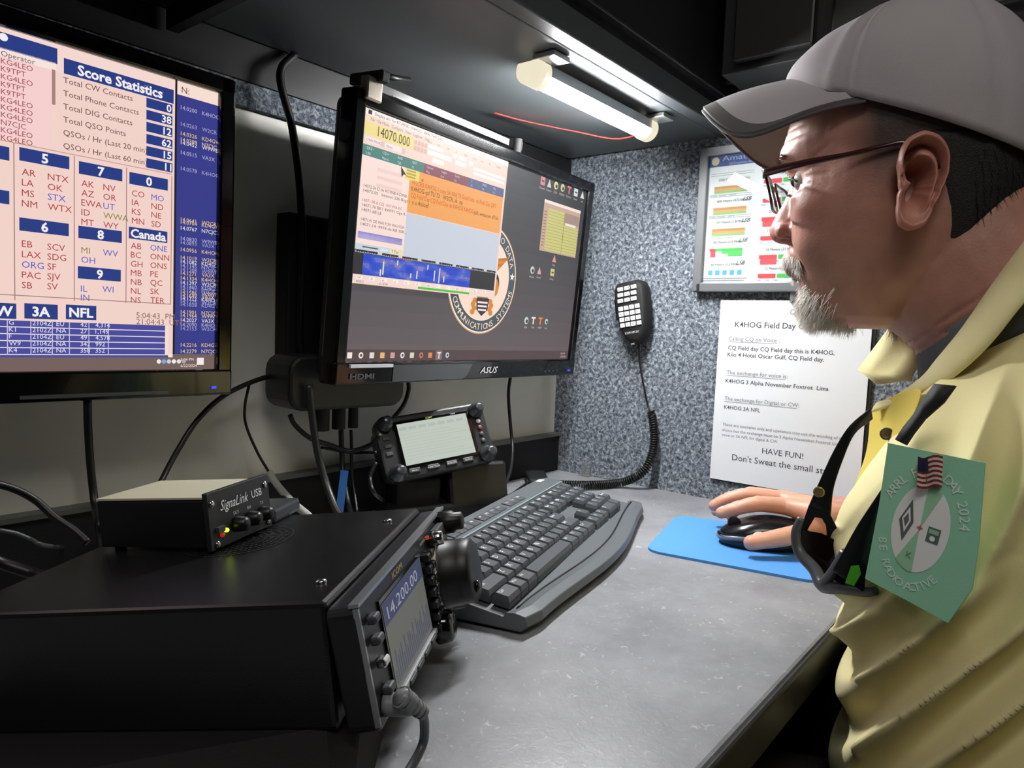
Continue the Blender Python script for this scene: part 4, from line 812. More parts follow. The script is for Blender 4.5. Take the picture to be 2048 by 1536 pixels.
def interp(tab, x):
    for i in range(len(tab)-1):
        if tab[i][0] >= x >= tab[i+1][0] or tab[i][0] <= x <= tab[i+1][0]:
            t = (x-tab[i][0])/(tab[i+1][0]-tab[i][0]); return [a+(b-a)*t for a, b in zip(tab[i][1:], tab[i+1][1:])]
SK = mat('skin_plain', '#b07a66')
def capsule(mb, pts, rs, seg=16, flat=1):   # a chain of rounded, tapered limb sections
    P = spline(pts, 6); n = len(P); m_ = len(rs)
    R = []
    for i in range(n):
        x = i/(n-1)*(m_-1); k = min(m_-2, int(x)); t = x-k; t = t*t*(3-2*t); R.append(rs[k]+(rs[k+1]-rs[k])*t)
    d0 = (P[1]-P[0]).normalized(); d1 = (P[-1]-P[-2]).normalized()
    P = [P[0]-d0*R[0]*.75, P[0]-d0*R[0]*.45]+P+[P[-1]+d1*R[-1]*.5, P[-1]+d1*R[-1]*.85]; R = [R[0]*.35, R[0]*.85]+R+[R[-1]*.84, R[-1]*.4]
    mb.tube(P, R, SK, seg=seg)
body = MB()
# skull and face: front, back, half width by height
HEAD = [(.532, .006, -.040, .020), (.524, .034, -.064, .042), (.510, .056, -.084, .056), (.494, .070, -.098, .064), (.475, .080, -.108, .071), (.458, .086, -.118, .076), (.440, .090, -.118, .077), (.432, .0925, -.117, .077),
        (.420, .089, -.116, .076), (.408, .082, -.115, .0755), (.395, .080, -.112, .0755), (.380, .080, -.108, .0755), (.365, .079, -.104, .0745), (.350, .079, -.100, .072), (.337, .080, -.092, .069), (.325, .077, -.082, .066), (.312, .0715, -.072, .062), (.300, .066, -.060, .058), (.289, .0625, -.048, .053), (.279, .058, -.034, .045), (.272, .046, -.018, .032), (.269, .036, -.006, .018)]
R = []
for z, uf, ub, hw in HEAD:
    um = -.018 if z > .36 else -.018+(.36-z)*.25
    ef = 2.15+.35*max(0, 1-abs(z-.40)/.06); R.append(sring(um, um-ub, hw, z, n=48, af=uf-um, ef=ef, e=2.1))
body.loft(R, SK)
# jaw to neck
NK_ = [(.372, -.058, .050, .058), (.350, -.058, .056, .062), (.332, -.062, .060, .064), (.316, -.072, .062, .064), (.300, -.084, .058, .064), (.284, -.094, .056, .065), (.268, -.100, .055, .067), (.250, -.104, .056, .072), (.225, -.108, .058, .086), (.200, -.11, .06, .10)]
body.loft([sring(u_, a, b, z, n=36, tilt=.75) for z, u_, a, b in NK_], SK)
# nose
NO = [(.412, .082, .0075), (.400, .0845, .0078), (.388, .0885, .009), (.378, .0935, .0108), (.370, .0975, .0125), (.363, .1000, .0140), (.356, .0995, .0150), (.351, .0950, .0145), (.348, .088, .012)]
body.loft([sring(.066, .02, b, z, n=24, af=u_-.066, e=2) for z, u_, b in NO], SK)
for sg in (-1, 1): body.sphere(hb(.0835, sg*.0135, .3585), .0088, SK, sc=(1, 1, .95))
# lips
body.loft([sring(.066, .02, b, z, n=24, af=u_-.066, e=2.3) for z, u_, b in ((.339, .0835, .018), (.334, .0860, .024), (.3295, .0855, .026), (.3265, .0795, .025), (.3235, .0825, .025), (.319, .0815, .022), (.313, .075, .016))], SK)
# ear built from its outline
EC = Vector(hb(-.0225, .0750, .3845)); ex = (HF*.93+HW*.36).normalized(); ez = Vector((0, 0, 1)); ez = (ez-HF*.07).normalized(); ey = ez.cross(ex).normalized()
if ey.dot(HW) < 0: ey = -ey
EOUT = [(0, .0140), (20, .0160), (45, .0245), (65, .0325), (85, .0350), (105, .0325), (125, .0280), (150, .0220), (180, .0185), (205, .0180), (235, .0225), (258, .0350), (272, .0375), (286, .0345), (305, .0215), (330, .0140), (360, .0140)]
def bump_(x, c, w): return math.exp(-((x-c)/w)**2)
def eh(r, a):     # relief of the ear: rim, inner fold, bowl, tragus, lobe
    h = .002+.012*r
    rim = bump_(r, .90, .085)*.0062*(1 if 15 < a < 240 else .25 if a > 290 or a < 15 else .5)
    anti = bump_(r, .60-.08*math.sin(math.radians(a)), .10)*.0060*max(0, min(1, (a-60)/25))*max(0, min(1, (262-a)/20))
    conch = -.0150*math.exp(-(r/.42)**4)-.016*math.exp(-(r/.24)**4)
    low = -.0060*math.exp(-((r-.30)/.16)**2)*math.exp(-((a-250)/40)**2); sca = -.0048*bump_(r, .75, .055)*(1 if 25 < a < 215 else 0)
    up = -.0055*math.exp(-((r-.58)/.16)**2)*math.exp(-((a-62)/24)**2)
    trag = .0095*math.exp(-((r-.60)/.22)**2)*math.exp(-(min(abs(a-335), abs(a+25))/24)**2)
    lobe = .004*math.exp(-((a-270)/26)**2)*(r > .4)*min(1, (r-.4)*2.5)
    return h+rim+anti+conch+sca+up+low+trag+lobe
NA, NR = 96, 40; F_ = []
for i in range(NR+1):
    r = max(.02, i/NR); row = []
    for k in range(NA):
        a = 360*k/NA; Ro = interp(EOUT, a)[0]; ca, sa = math.cos(math.radians(a)), math.sin(math.radians(a)); row.append(EC+ex*(r*Ro*ca)+ez*(r*Ro*sa*1.06)+ey*(eh(r, a)+.001))
    F_.append(row)
B_ = []
for r, d in ((.98, .010), (.90, .0055), (.7, -.002), (.45, -.008), (.2, -.012)):
    B_.append([EC+ex*(r*interp(EOUT, 360*k/NA)[0]*math.cos(math.radians(360*k/NA)))+ez*(r*1.06*interp(EOUT, 360*k/NA)[0]*math.sin(math.radians(360*k/NA)))+ey*d for k in range(NA)])
EAR = MB(); EAR.loft(F_+B_, SK)
ER = [[hb((p-HO).dot(HF), -(p-HO).dot(HW), p.z) for p in r] for r in F_+B_]; EAR.loft(ER, SK)
# trunk under the shirt, arms
body.loft([sring(-.15, .115, .145, -.20), sring(-.15, .118, .150, -.05), sring(-.145, .118, .150, .05), sring(-.135, .105, .155, .13), sring(-.125, .088, .150, .18, tilt=.3), sring(-.105, .065, .10, .215, tilt=.5), sring(-.095, .05, .06, .24, tilt=.6)], SK)
capsule(body, [hb(-.16, .12, .16), hb(-.24, .195, .08), hb(-.26, .225, -.06)], [.036, .040, .038]); capsule(body, [hb(-.26, .225, -.06), hb(-.18, .20, -.14), hb(-.10, .14, -.165)], [.040, .035, .026])
# right arm, forearm, hand on the mouse
WR = Vector((-.082, -.545, .034)); EL = Vector((-.115, -.69, .090))
capsule(body, [hb(-.13, -.155, .17), hb(-.15, -.21, .12), EL], [.05, .047, .040]); capsule(body, [EL, (EL+WR)/2+Vector((.012, 0, .0)), WR], [.040, .036, .0255])
SX, SY = -.034, -.030
def V(x, y, z): return Vector((x+SX, y+SY, z))
KN = {'index': V(-.150, -.452, .053), 'middle': V(-.130, -.440, .056), 'ring': V(-.110, -.432, .053), 'little': V(-.093, -.430, .046)}
for n_, kk in KN.items(): capsule(body, [WR+(kk-WR)*.12, WR+(kk-WR)*.6+V(0, 0, .004), kk], [.020, .0155, .0112], seg=14)
capsule(body, [WR, V(-.095, -.485, .040), V(-.120, -.462, .044)], [.024, .023, .016])
FG = {'index': [(-.150, -.452, .053), (-.171, -.424, .054), (-.184, -.402, .046), (-.191, -.387, .039)], 'middle': [(-.130, -.440, .056), (-.148, -.405, .058), (-.160, -.382, .050), (-.167, -.367, .040)],
      'ring': [(-.110, -.432, .053), (-.118, -.396, .053), (-.126, -.372, .040), (-.131, -.356, .024)], 'little': [(-.093, -.430, .046), (-.096, -.400, .044), (-.102, -.380, .030), (-.107, -.366, .015)]}
for n_, P_ in FG.items(): s_ = {'index': 1, 'middle': 1, 'ring': .94, 'little': .84}[n_]; capsule(body, [V(*p) for p in P_], [.0105*s_, .0098*s_, .0086*s_, .0074*s_], seg=14)
capsule(body, [V(-.105, -.500, .034), V(-.150, -.492, .034), V(-.190, -.470, .028), V(-.224, -.438, .020)], [.0165, .0140, .0112, .0092], seg=14)
def remesh(mb, voxel, smooth=3):
    o = mb.build('tmp'); m_ = o.modifiers.new('r', 'REMESH'); m_.mode = 'VOXEL'; m_.voxel_size = voxel; s = o.modifiers.new('s', 'SMOOTH'); s.factor = .5; s.iterations = smooth
    dg = bpy.context.evaluated_depsgraph_get(); me = bpy.data.meshes.new_from_object(o.evaluated_get(dg)); bpy.data.objects.remove(o); return me
bme = remesh(body, .0021, 3); bme.name = 'person'; n0v = len(bme.vertices)
eo = EAR.build('tmp'); bm_ = bmesh.new(); bm_.from_mesh(bme); bm_.from_mesh(eo.data); bm_.to_mesh(bme); bm_.free(); bpy.data.objects.remove(eo)
nv = len(bme.vertices); co = np.empty(nv*3); bme.vertices.foreach_get('co', co); co = co.reshape(-1, 3); no = np.empty(nv*3); bme.vertices.foreach_get('normal', no); no = no.reshape(-1, 3)
rel = co-np.array(HO); hf, hw_ = np.array(HF), np.array(HW); U_ = rel@hf; W_ = rel@hw_; Z_ = co[:, 2].copy()
def g(u, w, z, su, sw, sz): return np.exp(-((U_-u)/su)**2-((np.abs(W_)-w)/sw)**2-((Z_-z)/sz)**2)
isear = np.arange(nv) >= n0v
earmask = isear
dn = np.zeros(nv)
dn -= .0100*g(.078, .031, .402, .022, .015, .0105)            # eye sockets
dn += .0042*g(.074, .031, .4015, .014, .011, .0075)           # lids
dn -= .0022*g(.074, .034, .3985, .012, .013, .0016)           # lid line
dn -= .0022*g(.07, .036, .3905, .014, .014, .0025)            # bag crease
dn += .0030*g(.068, .035, .386, .014, .015, .005)
dn += .0035*g(.088, .028, .423, .02, .022, .007)              # brow ridge
dn += .0050*g(.058, .050, .374, .022, .016, .014)             # cheekbone
dn -= .0045*g(.045, .066, .410, .022, .02, .02)               # temple
dn += .0040*g(.055, .048, .345, .02, .018, .018)              # cheek
fold = np.exp(-(((U_-.083)+(.356-Z_)*.62)/.0028)**2)*np.clip((.360-Z_)/.008, 0, 1)*np.clip((Z_-.312)/.010, 0, 1)*(np.abs(W_) > .017)*(U_ > .04)
dn -= .0030*fold
dn -= .0035*np.exp(-((Z_-.3262)/.0016)**2)*(np.abs(W_) < .030)*(U_ > .055)     # mouth line
dn -= .0024*np.exp(-((Z_-.3105)/.005)**2)*(np.abs(W_) < .03)*(U_ > .05)
dn -= .0085*g(.0855, .0085, .3500, .0042, .0042, .0035)         # nostrils
dn -= .0022*np.exp(-((np.hypot(U_-.0835, Z_-.3585)-.0105)/.0018)**2)*(np.abs(W_) > .012)*(np.abs(W_) < .026)*(U_ < .088)*(U_ > .07)
for k in range(4):                                            # crow's feet and forehead lines
    zz = .402+.008*(k-1.2)+(k-1.2)*(.056-U_)*.35; dn -= .0009*np.exp(-((Z_-zz)/.0011)**2)*np.clip((.068-U_)/.006, 0, 1)*np.clip((U_-.040)/.006, 0, 1)*(np.abs(W_) > .03)
for zz in (.438, .447): dn -= .0007*np.exp(-((Z_-zz)/.0013)**2)*(U_ > .045)
for zz, s in ((.268, .5), (.258, .4)): dn -= .0016*np.exp(-((Z_-zz+(U_+.04)*.75)/.0022)**2)*(U_ < -.01)*(U_ > -.11)*(np.abs(W_) < .075)*(Z_ < .33)
dn -= .020*np.exp(-(((U_+.024)/.012)**2+((Z_-.383)/.017)**2)**1.5)*(np.abs(W_) > .05)
dn[earmask] = 0
# knuckles
for P_ in FG.values():
    for q in P_[1:3]:
        d = np.linalg.norm(co-np.array(V(*q))-np.array([0, 0, .008]), axis=1); dn += .0008*np.exp(-(d/.006)**2)-.0006*np.exp(-((d-.006)/.0015)**2)
co2 = co+no*dn[:, None]; bme.vertices.foreach_set('co', co2.ravel()); bme.polygons.foreach_set('use_smooth', [True]*len(bme.polygons)); bme.update()
# skin tones that belong to the skin itself
base = np.array([.44, .225, .172]); col = np.tile(base, (nv, 1))
def blend(m_, c, k):
    global col; col = col*(1-(m_*k)[:, None])+np.array(c)*(m_*k)[:, None]
blend(g(.095, .0, .36, .02, .02, .014), (.50, .20, .15), .5); blend(g(.055, .05, .365, .03, .03, .02), (.52, .22, .17), .4)
blend(earmask.astype(float), (.50, .20, .15), .45)
blend(np.exp(-((Z_-.3265)/.006)**2)*(np.abs(W_) < .027)*(U_ > .066), (.34, .15, .13), .8)
bd_ = np.clip((U_+.02)/.05, 0, 1)*np.clip((.345-Z_)/.02, 0, 1)*(Z_ > .262)*(U_ > -.01); blend(bd_, (.40, .26, .20), .35)
sb_ = np.clip((.034-U_)/.030, 0, 1)*np.clip((Z_-.372-.35*(U_+.005).clip(0))/.04, 0, 1)*(np.abs(W_) > .05)*(~earmask); blend(sb_, (.030, .026, .024), .93)
blend(((co[:, 0] > -.30) & (Z_ < .09) & (Z_ > -.02) & (co[:, 1] > -.63)).astype(float), (.70, .37, .26), .9)
ca = bme.color_attributes.new('tone', 'FLOAT_COLOR', 'POINT'); ca.data.foreach_set('color', np.hstack([col, np.ones((nv, 1))]).ravel())
SKN = mat('skin', '#b07a66', rough=.45, sss=.12, bump=.22, bscale=420); nt = SKN.node_tree; at_ = nt.nodes.new('ShaderNodeVertexColor'); at_.layer_name = 'tone'
n1 = nt.nodes.new('ShaderNodeTexNoise'); n1.inputs['Scale'].default_value = 60; n1.inputs['Detail'].default_value = 4; tc = nt.nodes.new('ShaderNodeTexCoord'); nt.links.new(tc.outputs['Object'], n1.inputs['Vector'])
mx = nt.nodes.new('ShaderNodeMix'); mx.data_type = 'RGBA'; mx.blend_type = 'MULTIPLY'; mx.inputs[0].default_value = .35; r_ = nt.nodes.new('ShaderNodeValToRGB'); r_.color_ramp.elements[0].position = .3; r_.color_ramp.elements[0].color = (.75, .6, .55, 1); r_.color_ramp.elements[1].position = .7; r_.color_ramp.elements[1].color = (1.1, 1.05, 1, 1)
nt.links.new(n1.outputs['Fac'], r_.inputs['Fac']); nt.links.new(at_.outputs['Color'], mx.inputs[6]); nt.links.new(r_.outputs['Color'], mx.inputs[7]); nt.links.new(mx.outputs[2], nt.nodes['Principled BSDF'].inputs['Base Color'])
bme.materials.clear(); bme.materials.append(SKN); bme.polygons.foreach_set('material_index', [0]*len(bme.polygons))
man = bpy.data.objects.new('person', bme); SC.collection.objects.link(man)
tag(man, 'man in grey cap and pale yellow shirt leaning at the desk, hand on mouse', 'person')
bvh = BVHTree.FromObject(man, bpy.context.evaluated_depsgraph_get())
# eyes
for sg in (-1, 1):
    e = MB(); c = hb(.0645, sg*.031, .4015); e.sphere(c, .0112, mat('eye_white', '#c9c2bc', rough=.15)); e.sphere(c+(HF*.0072), .0062, mat('iris', '#2a1a12', rough=.1)); e.build('eye', man)
for sg in (-1, 1): MB().tube(spline([hb(.0765, sg*.020, .4045), hb(.0795, sg*.029, .4045), hb(.0765, sg*.038, .4025), hb(.0700, sg*.0435, .3985)], 5), .0010, mat('lash_dark', '#1c1210', rough=.6), seg=6).build('eyelashes', man)
NAILM = mat('nail', '#e2b6a4', rough=.3)
def nail(c, d, n_, l, w): 
    d = Vector(d).normalized(); n_ = Vector(n_); n_ = (n_-d*n_.dot(d)).normalized(); b = d.cross(n_); R3 = Matrix((b, d, n_)).transposed(); MB().sphere(c, 1, NAILM, seg=14, rings=8, sc=(w, l, .0016), rot=R3).build('fingernail', man)
nail(V(-.2185, -.4455, .0285), (-.034, .032, -.006), (-.6, -.5, .8), .0075, .0058)
for q_, pq in ((FG['index'], 1), (FG['middle'], 1), (FG['ring'], .94), (FG['little'], .84)):
    a_, b__ = V(*q_[2]), V(*q_[3]); nail(b__+Vector((0, 0, .0064*pq))-(b__-a_).normalized()*.001, b__-a_, (0, 0, 1), .0055*pq, .0048*pq)
br_ = MB(); random.seed(7)
def strand(mb, p, d, L, r, M, sag=0, n=3):
    P_ = [p+d*L*i/n+Vector((0, 0, -sag*(i/n)**2)) for i in range(n+1)]; R_ = []
    a = d.orthogonal().normalized(); b = d.cross(a)
    for i, q in enumerate(P_): rr = r*(1-i/n*.85); R_.append([q+a*rr*math.cos(2*math.pi*k/3)+b*rr*math.sin(2*math.pi*k/3) for k in range(3)])
    mb.loft(R_, M, cap=False)
HG = mat('grey_hair', '#cfc9be', rough=.5); HD = mat('dark_hair', '#15110f', rough=.55)
def hairpatch(mb, n, fn, L, r, M, sag, jit):
    for i in range(n):
        o, d = fn(); h = bvh.find_nearest(o)
        if h[0] is None: continue
        p, nn = h[0], h[1]; dd = (nn*.35+d+Vector([random.gauss(0, jit) for _ in range(3)])).normalized(); strand(mb, p-nn*.0006, dd, L*random.uniform(.7, 1.2), r, M, sag)
for sg in (-1, 1): hairpatch(br_, 90, lambda: (hb(.088+random.gauss(0, .003), sg*random.uniform(.012, .044), .421+random.gauss(0, .002)), HW*sg*.8+Vector((0, 0, .1))), .009, .0003, mat('brow_hair', '#5a5048', rough=.6), .001, .15)
br_.build('eyebrows', man)
go = MB(); hairpatch(go, 1500, lambda: (lambda w: (hb(.064-abs(w)*.4+random.uniform(-.012, .006), w, random.uniform(.270, .302)), Vector((0, 0, -1))+HF*.35))(random.gauss(0, .019)), .013, .00032, HG, .003, .28)
hairpatch(go, 500, lambda: (hb(random.uniform(.02, .06), random.choice((-1, 1))*random.uniform(.018, .034), random.uniform(.270, .284)), Vector((0, 0, -.7))+HF*.2), .011, .0003, HG, .002, .3)
hairpatch(go, 160, lambda: (hb(.075, random.gauss(0, .006), random.uniform(.303, .313)), Vector((0, 0, -1))+HF*.2), .006, .0003, HG, .001, .2)
mu = MB()
for i in range(1700):
    w = random.uniform(-.034, .034); z = .3385+random.uniform(-.0055, .0065)-abs(w)*.42; o = hb(.14, w*1.9, z); h = bvh.ray_cast(o, (hb(.03, w*.6, z)-o).normalized())
    if h[0] is None: continue
    strand(mu, h[0]-h[1]*.0006, (h[1]*.22+Vector((0, 0, -1))+HW*(w*22)-HF*abs(w)*16+Vector([random.gauss(0, .16) for _ in range(3)])).normalized(), random.uniform(.006, .011), .00036, HG, .001)
for i in range(1100):
    w = random.uniform(-.040, .040); z = random.uniform(.272, .312)-max(0, abs(w)-.02)*.6; o = hb(.14, w*2.6, z); h = bvh.ray_cast(o, (hb(.01, w*.4, z)-o).normalized())
    if h[0] is None or (abs(w) < .018 and z > .303): continue
    strand(go, h[0]-h[1]*.0006, (h[1]*.35+Vector((0, 0, -1))+Vector([random.gauss(0, .25) for _ in range(3)])).normalized(), random.uniform(.005, .010), .00033, HG, .001)
go.build('goatee', man); mu.build('moustache', man)
# hair: a cropped dark layer over the back of the skull, ending behind the ear
hm = MB(); rows = []
for z in np.linspace(.452, .305, 34):
    uf, ub, hw = interp(HEAD, float(z)); um = -.018 if z > .36 else -.018+(.36-z)*.25; row = []
    lim = 92 if z > .425 else 86+(.425-z)*560 if z > .40 else 100+(.40-z)*250
    if z > .425: lim = 86
    if z > .45: lim = 86+(z-.45)*2600
    for i in range(41):
        t = math.radians(lim+(360-2*lim)*i/40); c, s = math.cos(t), math.sin(t); edge = min(1, min(i, 40-i)/2.5); off = (.0035 if z < .425 else .0005)*edge-.001
        aa = (uf-um) if c > 0 else (um-ub); row.append(hb(um+(aa+off)*math.copysign(abs(c)**.95, c), (hw+off)*math.copysign(abs(s)**.95, s), float(z)))
    rows.append(row)
hm.loft(rows, mat('hair_cap', '#14100e', rough=.7, bump=1, bscale=900, var=.3), cap=False, close=False)
hbv = []
hair = hm.build('hair', man)
hs = MB()
for i in range(1500):
    r_ = random.randrange(9, 33); c_ = random.choice((random.randint(4, 12), random.randint(28, 36))) ; p = rows[r_][c_]; n_ = (p-hb(-.02, 0, p.z)).normalized(); strand(hs, p-n_*.001, (n_*.05+Vector((0, 0, -1))-HF*.3+Vector([random.gauss(0, .12) for _ in range(3)])).normalized(), random.uniform(.006, .011), .00028, HD, .001)
hs.build('hair_strands', hair)
# ---------------------------------------------------------------- clothes
def grid_obj(name, P, M, parent, thick=0, subd=0, close=False, off=-1):
    mb = MB(); mb.loft(P, M, cap=False, close=close); o = mb.build(name, parent)
    if thick: s = o.modifiers.new('solid', 'SOLIDIFY'); s.thickness = thick; s.offset = off
    if subd: s = o.modifiers.new('sub', 'SUBSURF'); s.levels = subd; s.render_levels = subd
    return o
CAPM = mat('cap_cotton', '#a39da1', rough=.85, sheen=.15, bump=.35, bscale=1400)
def cap_bottom(t):
    c, s = math.cos(t), math.sin(t); u = -.012+(.105 if c > 0 else .1115)*math.copysign(abs(c)**.93, c); w = .0845*math.copysign(abs(s)**.93, s)
    z = .4415+.41*(u+.012)+.010*max(0, c)**3; return u, w, z
cp = []; NT = 96; NZ = 26
for j in range(NZ+1):
    q = j/NZ*.999; row = []
    for i in range(NT):
        t = 2*math.pi*i/NT; u0, w0, z0 = cap_bottom(t); au, aw, az = -.015, 0, .5565
        ff = max(0, math.cos(t))**1.5; bulge = math.cos(q*math.pi/2)**(.82+.85*ff); rise = math.sin(q*math.pi/2)**(1.0+.12*max(0, -math.cos(t)))
        c_ = math.cos(t); fr_ = max(0, c_)
        u = au+(u0-au)*bulge*(1+.045*math.sin(q*math.pi)*(1-fr_*1.1)); w = aw+(w0-aw)*bulge*(1+.05*math.sin(q*math.pi)); z = z0+(az-z0)*rise
        td = math.degrees(t); td = td if td < 180 else 360-td
        wr_ = .0011*noise.noise(Vector((u*38, w*38, z*30)))+.0016*noise.noise(Vector((u*18+5, w*22, z*20)))*(1-q*.5)
        seam = 0
        for sd, wd in ((0, 2.2), (66, 2.2), (124, 2.2), (180, 2.2)): seam -= .0022*math.exp(-((td-sd)/wd)**2)
        seam += .0013*math.exp(-((td-60.5)/2.4)**2)+.0013*math.exp(-((td-71.5)/2.4)**2); seam += -.001*math.exp(-((q-.10)/.014)**2) if q < .3 else 0
        n_ = Vector((u-au, w, (z-.46)*.9)); n_ = n_.normalized() if n_.length > 0 else Vector((0, 0, 1)); k = wr_+seam*min(1, (1-q)*3)
        row.append(hb(u+n_.x*k, w+n_.y*k, z+n_.z*k))
    cp.append(row)
cap_ = empty('cap', Matrix.Identity(4), None, None); del_ = cap_
cmb = MB(); cmb.loft(cp, CAPM, cap=False); crown = cmb.build('cap', man); bpy.data.objects.remove(del_)
s = crown.modifiers.new('solid', 'SOLIDIFY'); s.thickness = .0018; s.offset = -1
MB().lathe(hb(-.015, 0, .555), (0, 0, 1), [(0, .006), (.002, .0055), (.0035, .003)], CAPM, seg=14).build('cap_button', crown)
# peak: arched across, darker rim band
pk = []; NS = 56; NL = 20
for i in range(NS+1):
    s_ = -1+2*i/NS; ph = s_*math.pi/2; th = s_*math.radians(76); u0, w0, z0 = cap_bottom(th); row = []
    E = (.027+.143*max(0, math.cos(ph))**.72, .0815*math.sin(ph), .486-.070*abs(math.sin(ph))**2.2+.034*abs(math.sin(ph))**14)
    J = (u0-.004, w0*.985, z0+.004)
    kk_ = abs(s_)**12; E = tuple(e*(1-kk_)+(j_+(.003, 0, -.002)[n])*kk_ for n, (e, j_) in enumerate(zip(E, J)))
    for j in range(NL+1):
        q = j/NL; b = 4*q*(1-q)*.004*math.cos(ph); row.append(hb(J[0]+(E[0]-J[0])*q, J[1]+(E[1]-J[1])*q, J[2]+(E[2]-J[2])*q+b))
    pk.append(row)
RIM = mat('cap_rim', '#4e4a4b', rough=.85, sheen=.1); UND = mat('cap_underside', '#8a857c', rough=.8)
pm = MB(); off = Vector((0, 0, -.0042)); top = pk; botm = [[p+off for p in r] for r in pk]
vs = [p for r in top for p in r]; fa = []; n1_ = NL+1
for i in range(NS):
    for j in range(NL): fa.append((i*n1_+j, (i+1)*n1_+j, (i+1)*n1_+j+1, i*n1_+j+1))
jr = NL-3
pm.add(vs, [f for k, f in enumerate(fa) if k % NL < jr], CAPM, True); pm.add(vs, [f for k, f in enumerate(fa) if k % NL >= jr], RIM, True)
vb = [p for r in botm for p in r]; pm.add(vb, [f for k, f in enumerate(fa)], UND, True)
edge_t = [top[i][NL] for i in range(NS+1)]; edge_b = [botm[i][NL] for i in range(NS+1)]; pm.loft([edge_t, edge_b], RIM, cap=False, close=False)
pm.build('cap_peak', crown); MB().tube(edge_b, .0016, RIM, seg=6).build('peak_piping', crown)

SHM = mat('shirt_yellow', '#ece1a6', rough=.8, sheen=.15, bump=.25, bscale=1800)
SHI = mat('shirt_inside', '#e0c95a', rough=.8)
ST = [(-.22, -.150, .142, .192, 0), (-.15, -.150, .145, .197, 0), (-.08, -.150, .146, .199, 0), (.0, -.150, .145, .197, 0), (.04, -.146, .148, .194, 0), (.075, -.138, .150, .193, .05), (.11, -.130, .146, .192, .10), (.150, -.125, .132, .190, .22), (.19, -.122, .116, .182, .34), (.22, -.116, .098, .163, .45), (.243, -.110, .082, .132, .52), (.258, -.104, .072, .100, .58), (.266, -.100, .066, .080, .62)]
def sh_at(q):
    x = q*(len(ST)-1); k = min(len(ST)-2, int(x)); t = x-k; a = [ST[max(0, k-1)], ST[k], ST[k+1], ST[min(len(ST)-1, k+2)]]
    return [.5*(2*a[1][i]+(a[2][i]-a[0][i])*t+(2*a[0][i]-5*a[1][i]+4*a[2][i]-a[3][i])*t*t+(3*a[1][i]-a[0][i]-3*a[2][i]+a[3][i])*t**3) for i in range(5)]
def ridge(x): x = x-math.floor(x); return (1-abs(2*x-1))**1.9
def fold_d(u, w, z):
    q = .84*u+.54*z; n_ = noise.noise(Vector((u*5, w*3, z*5)))*.014+noise.noise(Vector((u*11+9, w*5, z*11)))*.004
    lo = max(0, min(1, (.125-z)/.07)); amp = (.025+.011*noise.noise(Vector((u*5+3, w*6, z*5))))*lo
    side = max(.2, min(1, (w-.02)/.08)) if w > 0 else .5
    d = amp*side*(ridge((q+n_*.7)/.029)-.4)
    q2 = .95*u+.30*z; n2 = noise.noise(Vector((u*9+2, w*6, z*5)))*.010
    d += .0170*(1-lo)*(ridge((q2+n2*.8)/.030)-.45)*min(1, max(0, (w-.05)/.06))*max(0, min(1, (.262-z)/.05))
    return d+.0012*noise.noise(Vector((u*22, w*22, z*22)))
_t = np.linspace(0, 2*np.pi, 4001); _c = np.sign(np.cos(_t))*np.abs(np.cos(_t))**(2/3.2); _s = np.sign(np.sin(_t))*np.abs(np.sin(_t))**(2/3.2)
_L = np.concatenate([[0], np.cumsum(np.hypot(np.diff(_c), np.diff(_s)))]); _L /= _L[-1]
def se_(fr): return float(np.interp(fr, _L, _c)), float(np.interp(fr, _L, _s))
P = []; NQ = 240; NTH = 340
for j in range(NQ+1):
    z0, uc, a, b, tl = sh_at(j/NQ); row = []
    for i in range(NTH+1):
        # open at the throat: the neckline spreads near the top
        gap = max(0, (z0-.150)/.115)*22/360; c, s = se_(gap+(1-2*gap)*i/NTH)
        u = a*c; w = b*s; z = z0-tl*u; u += .10*w*max(0, min(1, (.13-z0)/.06)) if w > 0 else .05*w*max(0, min(1, (.13-z0)/.06))
        dd = fold_d(uc+u, w, z)*(1 if abs(w) > .012 or c < 0 else .3)
        if uc+u > -.022 and z < .03: dd = min(dd, .003)
        n_ = Vector((math.copysign(abs(u/a)**1.9, u)/a, math.copysign(abs(w/b)**1.9, w)/b, 0)).normalized(); row.append(hb(uc+u+n_.x*dd, w+n_.y*dd, z))
    P.append(row)
shirt = grid_obj('shirt', P, SHM, man, thick=.0018)
sm_ = shirt.modifiers.new('ease', 'SMOOTH'); sm_.factor = .5; sm_.iterations = 5; shirt.modifiers.move(1, 0)
# sleeves
def sleeve(pts, rs, name, seedv):
    Pq = spline(pts, 14); n = len(Pq); Rr_ = []; upv = None
    for i, p in enumerate(Pq):
        t = (Pq[min(i+1, n-1)]-Pq[max(i-1, 0)]).normalized(); upv = upv or t.orthogonal().normalized(); upv = (upv-t*upv.dot(t)).normalized(); b_ = t.cross(upv); x = i/(n-1)*(len(rs)-1); k = min(len(rs)-2, int(x)); r = rs[k]+(rs[k+1]-rs[k])*(x-k); row = []
        for k2 in range(48):
            a = 2*math.pi*k2/48; rr = r+.006*(ridge(i/n*3.2+.5*math.sin(a+seedv))-.4)+.003*noise.noise(Vector((math.cos(a)*2, math.sin(a)*2, i*.2+seedv))); row.append(p+(upv*math.cos(a)+b_*math.sin(a))*rr)
        Rr_.append(row)
    return grid_obj(name, Rr_, SHM, man, thick=.0018, close=True)
sleeve([hb(-.15, .09, .165), hb(-.235, .18, .11), hb(-.26, .222, -.01), hb(-.26, .228, -.08)], [.062, .066, .062, .060], 'sleeve', 1.0)
sleeve([hb(-.12, -.125, .19), hb(-.15, -.20, .13), EL+Vector((.004, -.01, .006)), (EL*.55+WR*.45)], [.062, .060, .050, .040], 'sleeve', 3.0)
